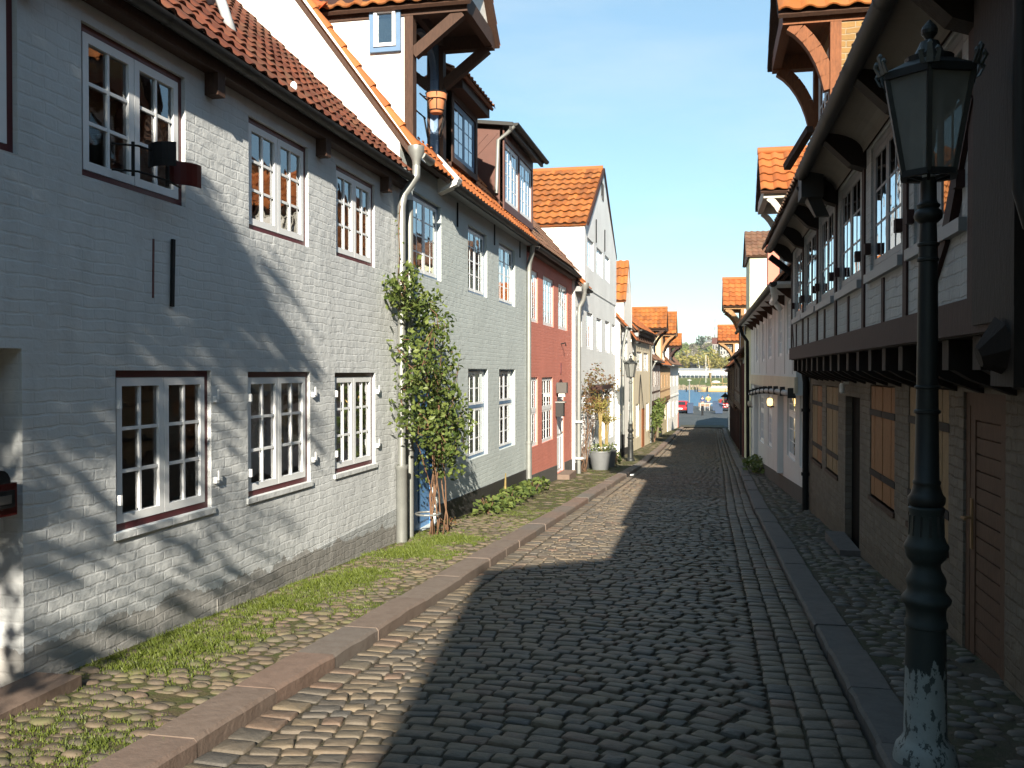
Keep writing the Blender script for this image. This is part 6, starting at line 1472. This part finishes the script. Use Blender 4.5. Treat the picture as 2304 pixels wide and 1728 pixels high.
hm = bpy.data.materials.new('thin_air'); hm.use_nodes = True; ht = hm.node_tree; ht.nodes.clear(); ho = ht.nodes.new('ShaderNodeOutputMaterial'); hv = ht.nodes.new('ShaderNodeVolumePrincipled')
hv.inputs['Color'].default_value = (.85, .92, 1., 1); hv.inputs['Density'].default_value = .00014; ht.links.new(hv.outputs[0], ho.inputs['Volume'])
s = MB(); s.box(-410, 410, -45, 860, -8, 48); tag(s.build('haze', hm), kind='stuff')
# ================================================================== LIGHT, SKY, CAMERA
EL = math.radians(24.2); AZ = TH
sd = Vector((math.cos(EL) * math.sin(AZ), -math.cos(EL) * math.cos(AZ), math.sin(EL)))
L_ = bpy.data.lights.new('sun', 'SUN'); L_.energy = 5.; L_.angle = math.radians(.53); L_.color = (1., .9, .74)
so = bpy.data.objects.new('sun', L_); COL.objects.link(so); so.rotation_euler = sd.to_track_quat('Z', 'Y').to_euler()
W = bpy.data.worlds.new('World'); sc.world = W; W.use_nodes = True; nt = W.node_tree; nt.nodes.clear()
sk = nt.nodes.new('ShaderNodeTexSky'); sk.sky_type = 'NISHITA'; sk.sun_disc = False; sk.sun_elevation = EL; sk.sun_rotation = math.atan2(sd.x, sd.y)
sk.air_density = 1.; sk.dust_density = .25; sk.ozone_density = 1.2; sk.altitude = 10
bg = nt.nodes.new('ShaderNodeBackground'); bg.inputs[1].default_value = .072; ow = nt.nodes.new('ShaderNodeOutputWorld')
tc = nt.nodes.new('ShaderNodeTexCoord'); mp = nt.nodes.new('ShaderNodeMapping'); mp.inputs['Scale'].default_value = (1.2, 1.2, 6.); mp.inputs['Rotation'].default_value = (.2, .1, .5)
nz = nt.nodes.new('ShaderNodeTexNoise'); nz.inputs['Scale'].default_value = 1.7; nz.inputs['Detail'].default_value = 6.; nz.inputs['Roughness'].default_value = .6
cr = nt.nodes.new('ShaderNodeValToRGB'); cr.color_ramp.elements[0].position = .5; cr.color_ramp.elements[1].position = .8; cr.color_ramp.elements[1].color = (.3, .3, .3, 1)
nt.links.new(tc.outputs['Generated'], mp.inputs[0]); nt.links.new(mp.outputs[0], nz.inputs['Vector']); nt.links.new(nz.outputs['Fac'], cr.inputs[0])
mt = nt.nodes.new('ShaderNodeMix'); mt.data_type = 'RGBA'; mt.blend_type = 'MULTIPLY'; mt.inputs[0].default_value = 1.; mt.inputs[7].default_value = (.84, 1.0, 1.03, 1)
mh = nt.nodes.new('ShaderNodeMix'); mh.data_type = 'RGBA'; mh.inputs[0].default_value = .42; mh.inputs[7].default_value = (2.3, 3.6, 4.25, 1)
mc = nt.nodes.new('ShaderNodeMix'); mc.data_type = 'RGBA'; mc.inputs[7].default_value = (4.6, 5.0, 5.2, 1)
nt.links.new(sk.outputs[0], mt.inputs[6]); nt.links.new(mt.outputs[2], mh.inputs[6]); nt.links.new(mh.outputs[2], mc.inputs[6]); nt.links.new(cr.outputs[0], mc.inputs[0]); nt.links.new(mc.outputs[2], bg.inputs[0]); nt.links.new(bg.outputs[0], ow.inputs[0])
cam = bpy.data.cameras.new('camera'); co = bpy.data.objects.new('camera', cam); COL.objects.link(co); sc.camera = co
cam.sensor_width = 36; cam.lens = 2000 / 2212 * 36; cam.clip_start = .05; cam.clip_end = 3000
co.location = (0, 0, 1.65); co.rotation_euler = (math.radians(90 - .76), 0, math.radians(11.97))
sc.view_settings.view_transform = 'Standard'; sc.view_settings.look = 'None'; sc.view_settings.gamma = 1; sc.view_settings.use_curve_mapping = False
sc.view_settings.exposure = 1.5
sc.render.engine = 'CYCLES'; sc.cycles.max_bounces = 8; sc.cycles.transparent_max_bounces = 12; sc.cycles.diffuse_bounces = 4
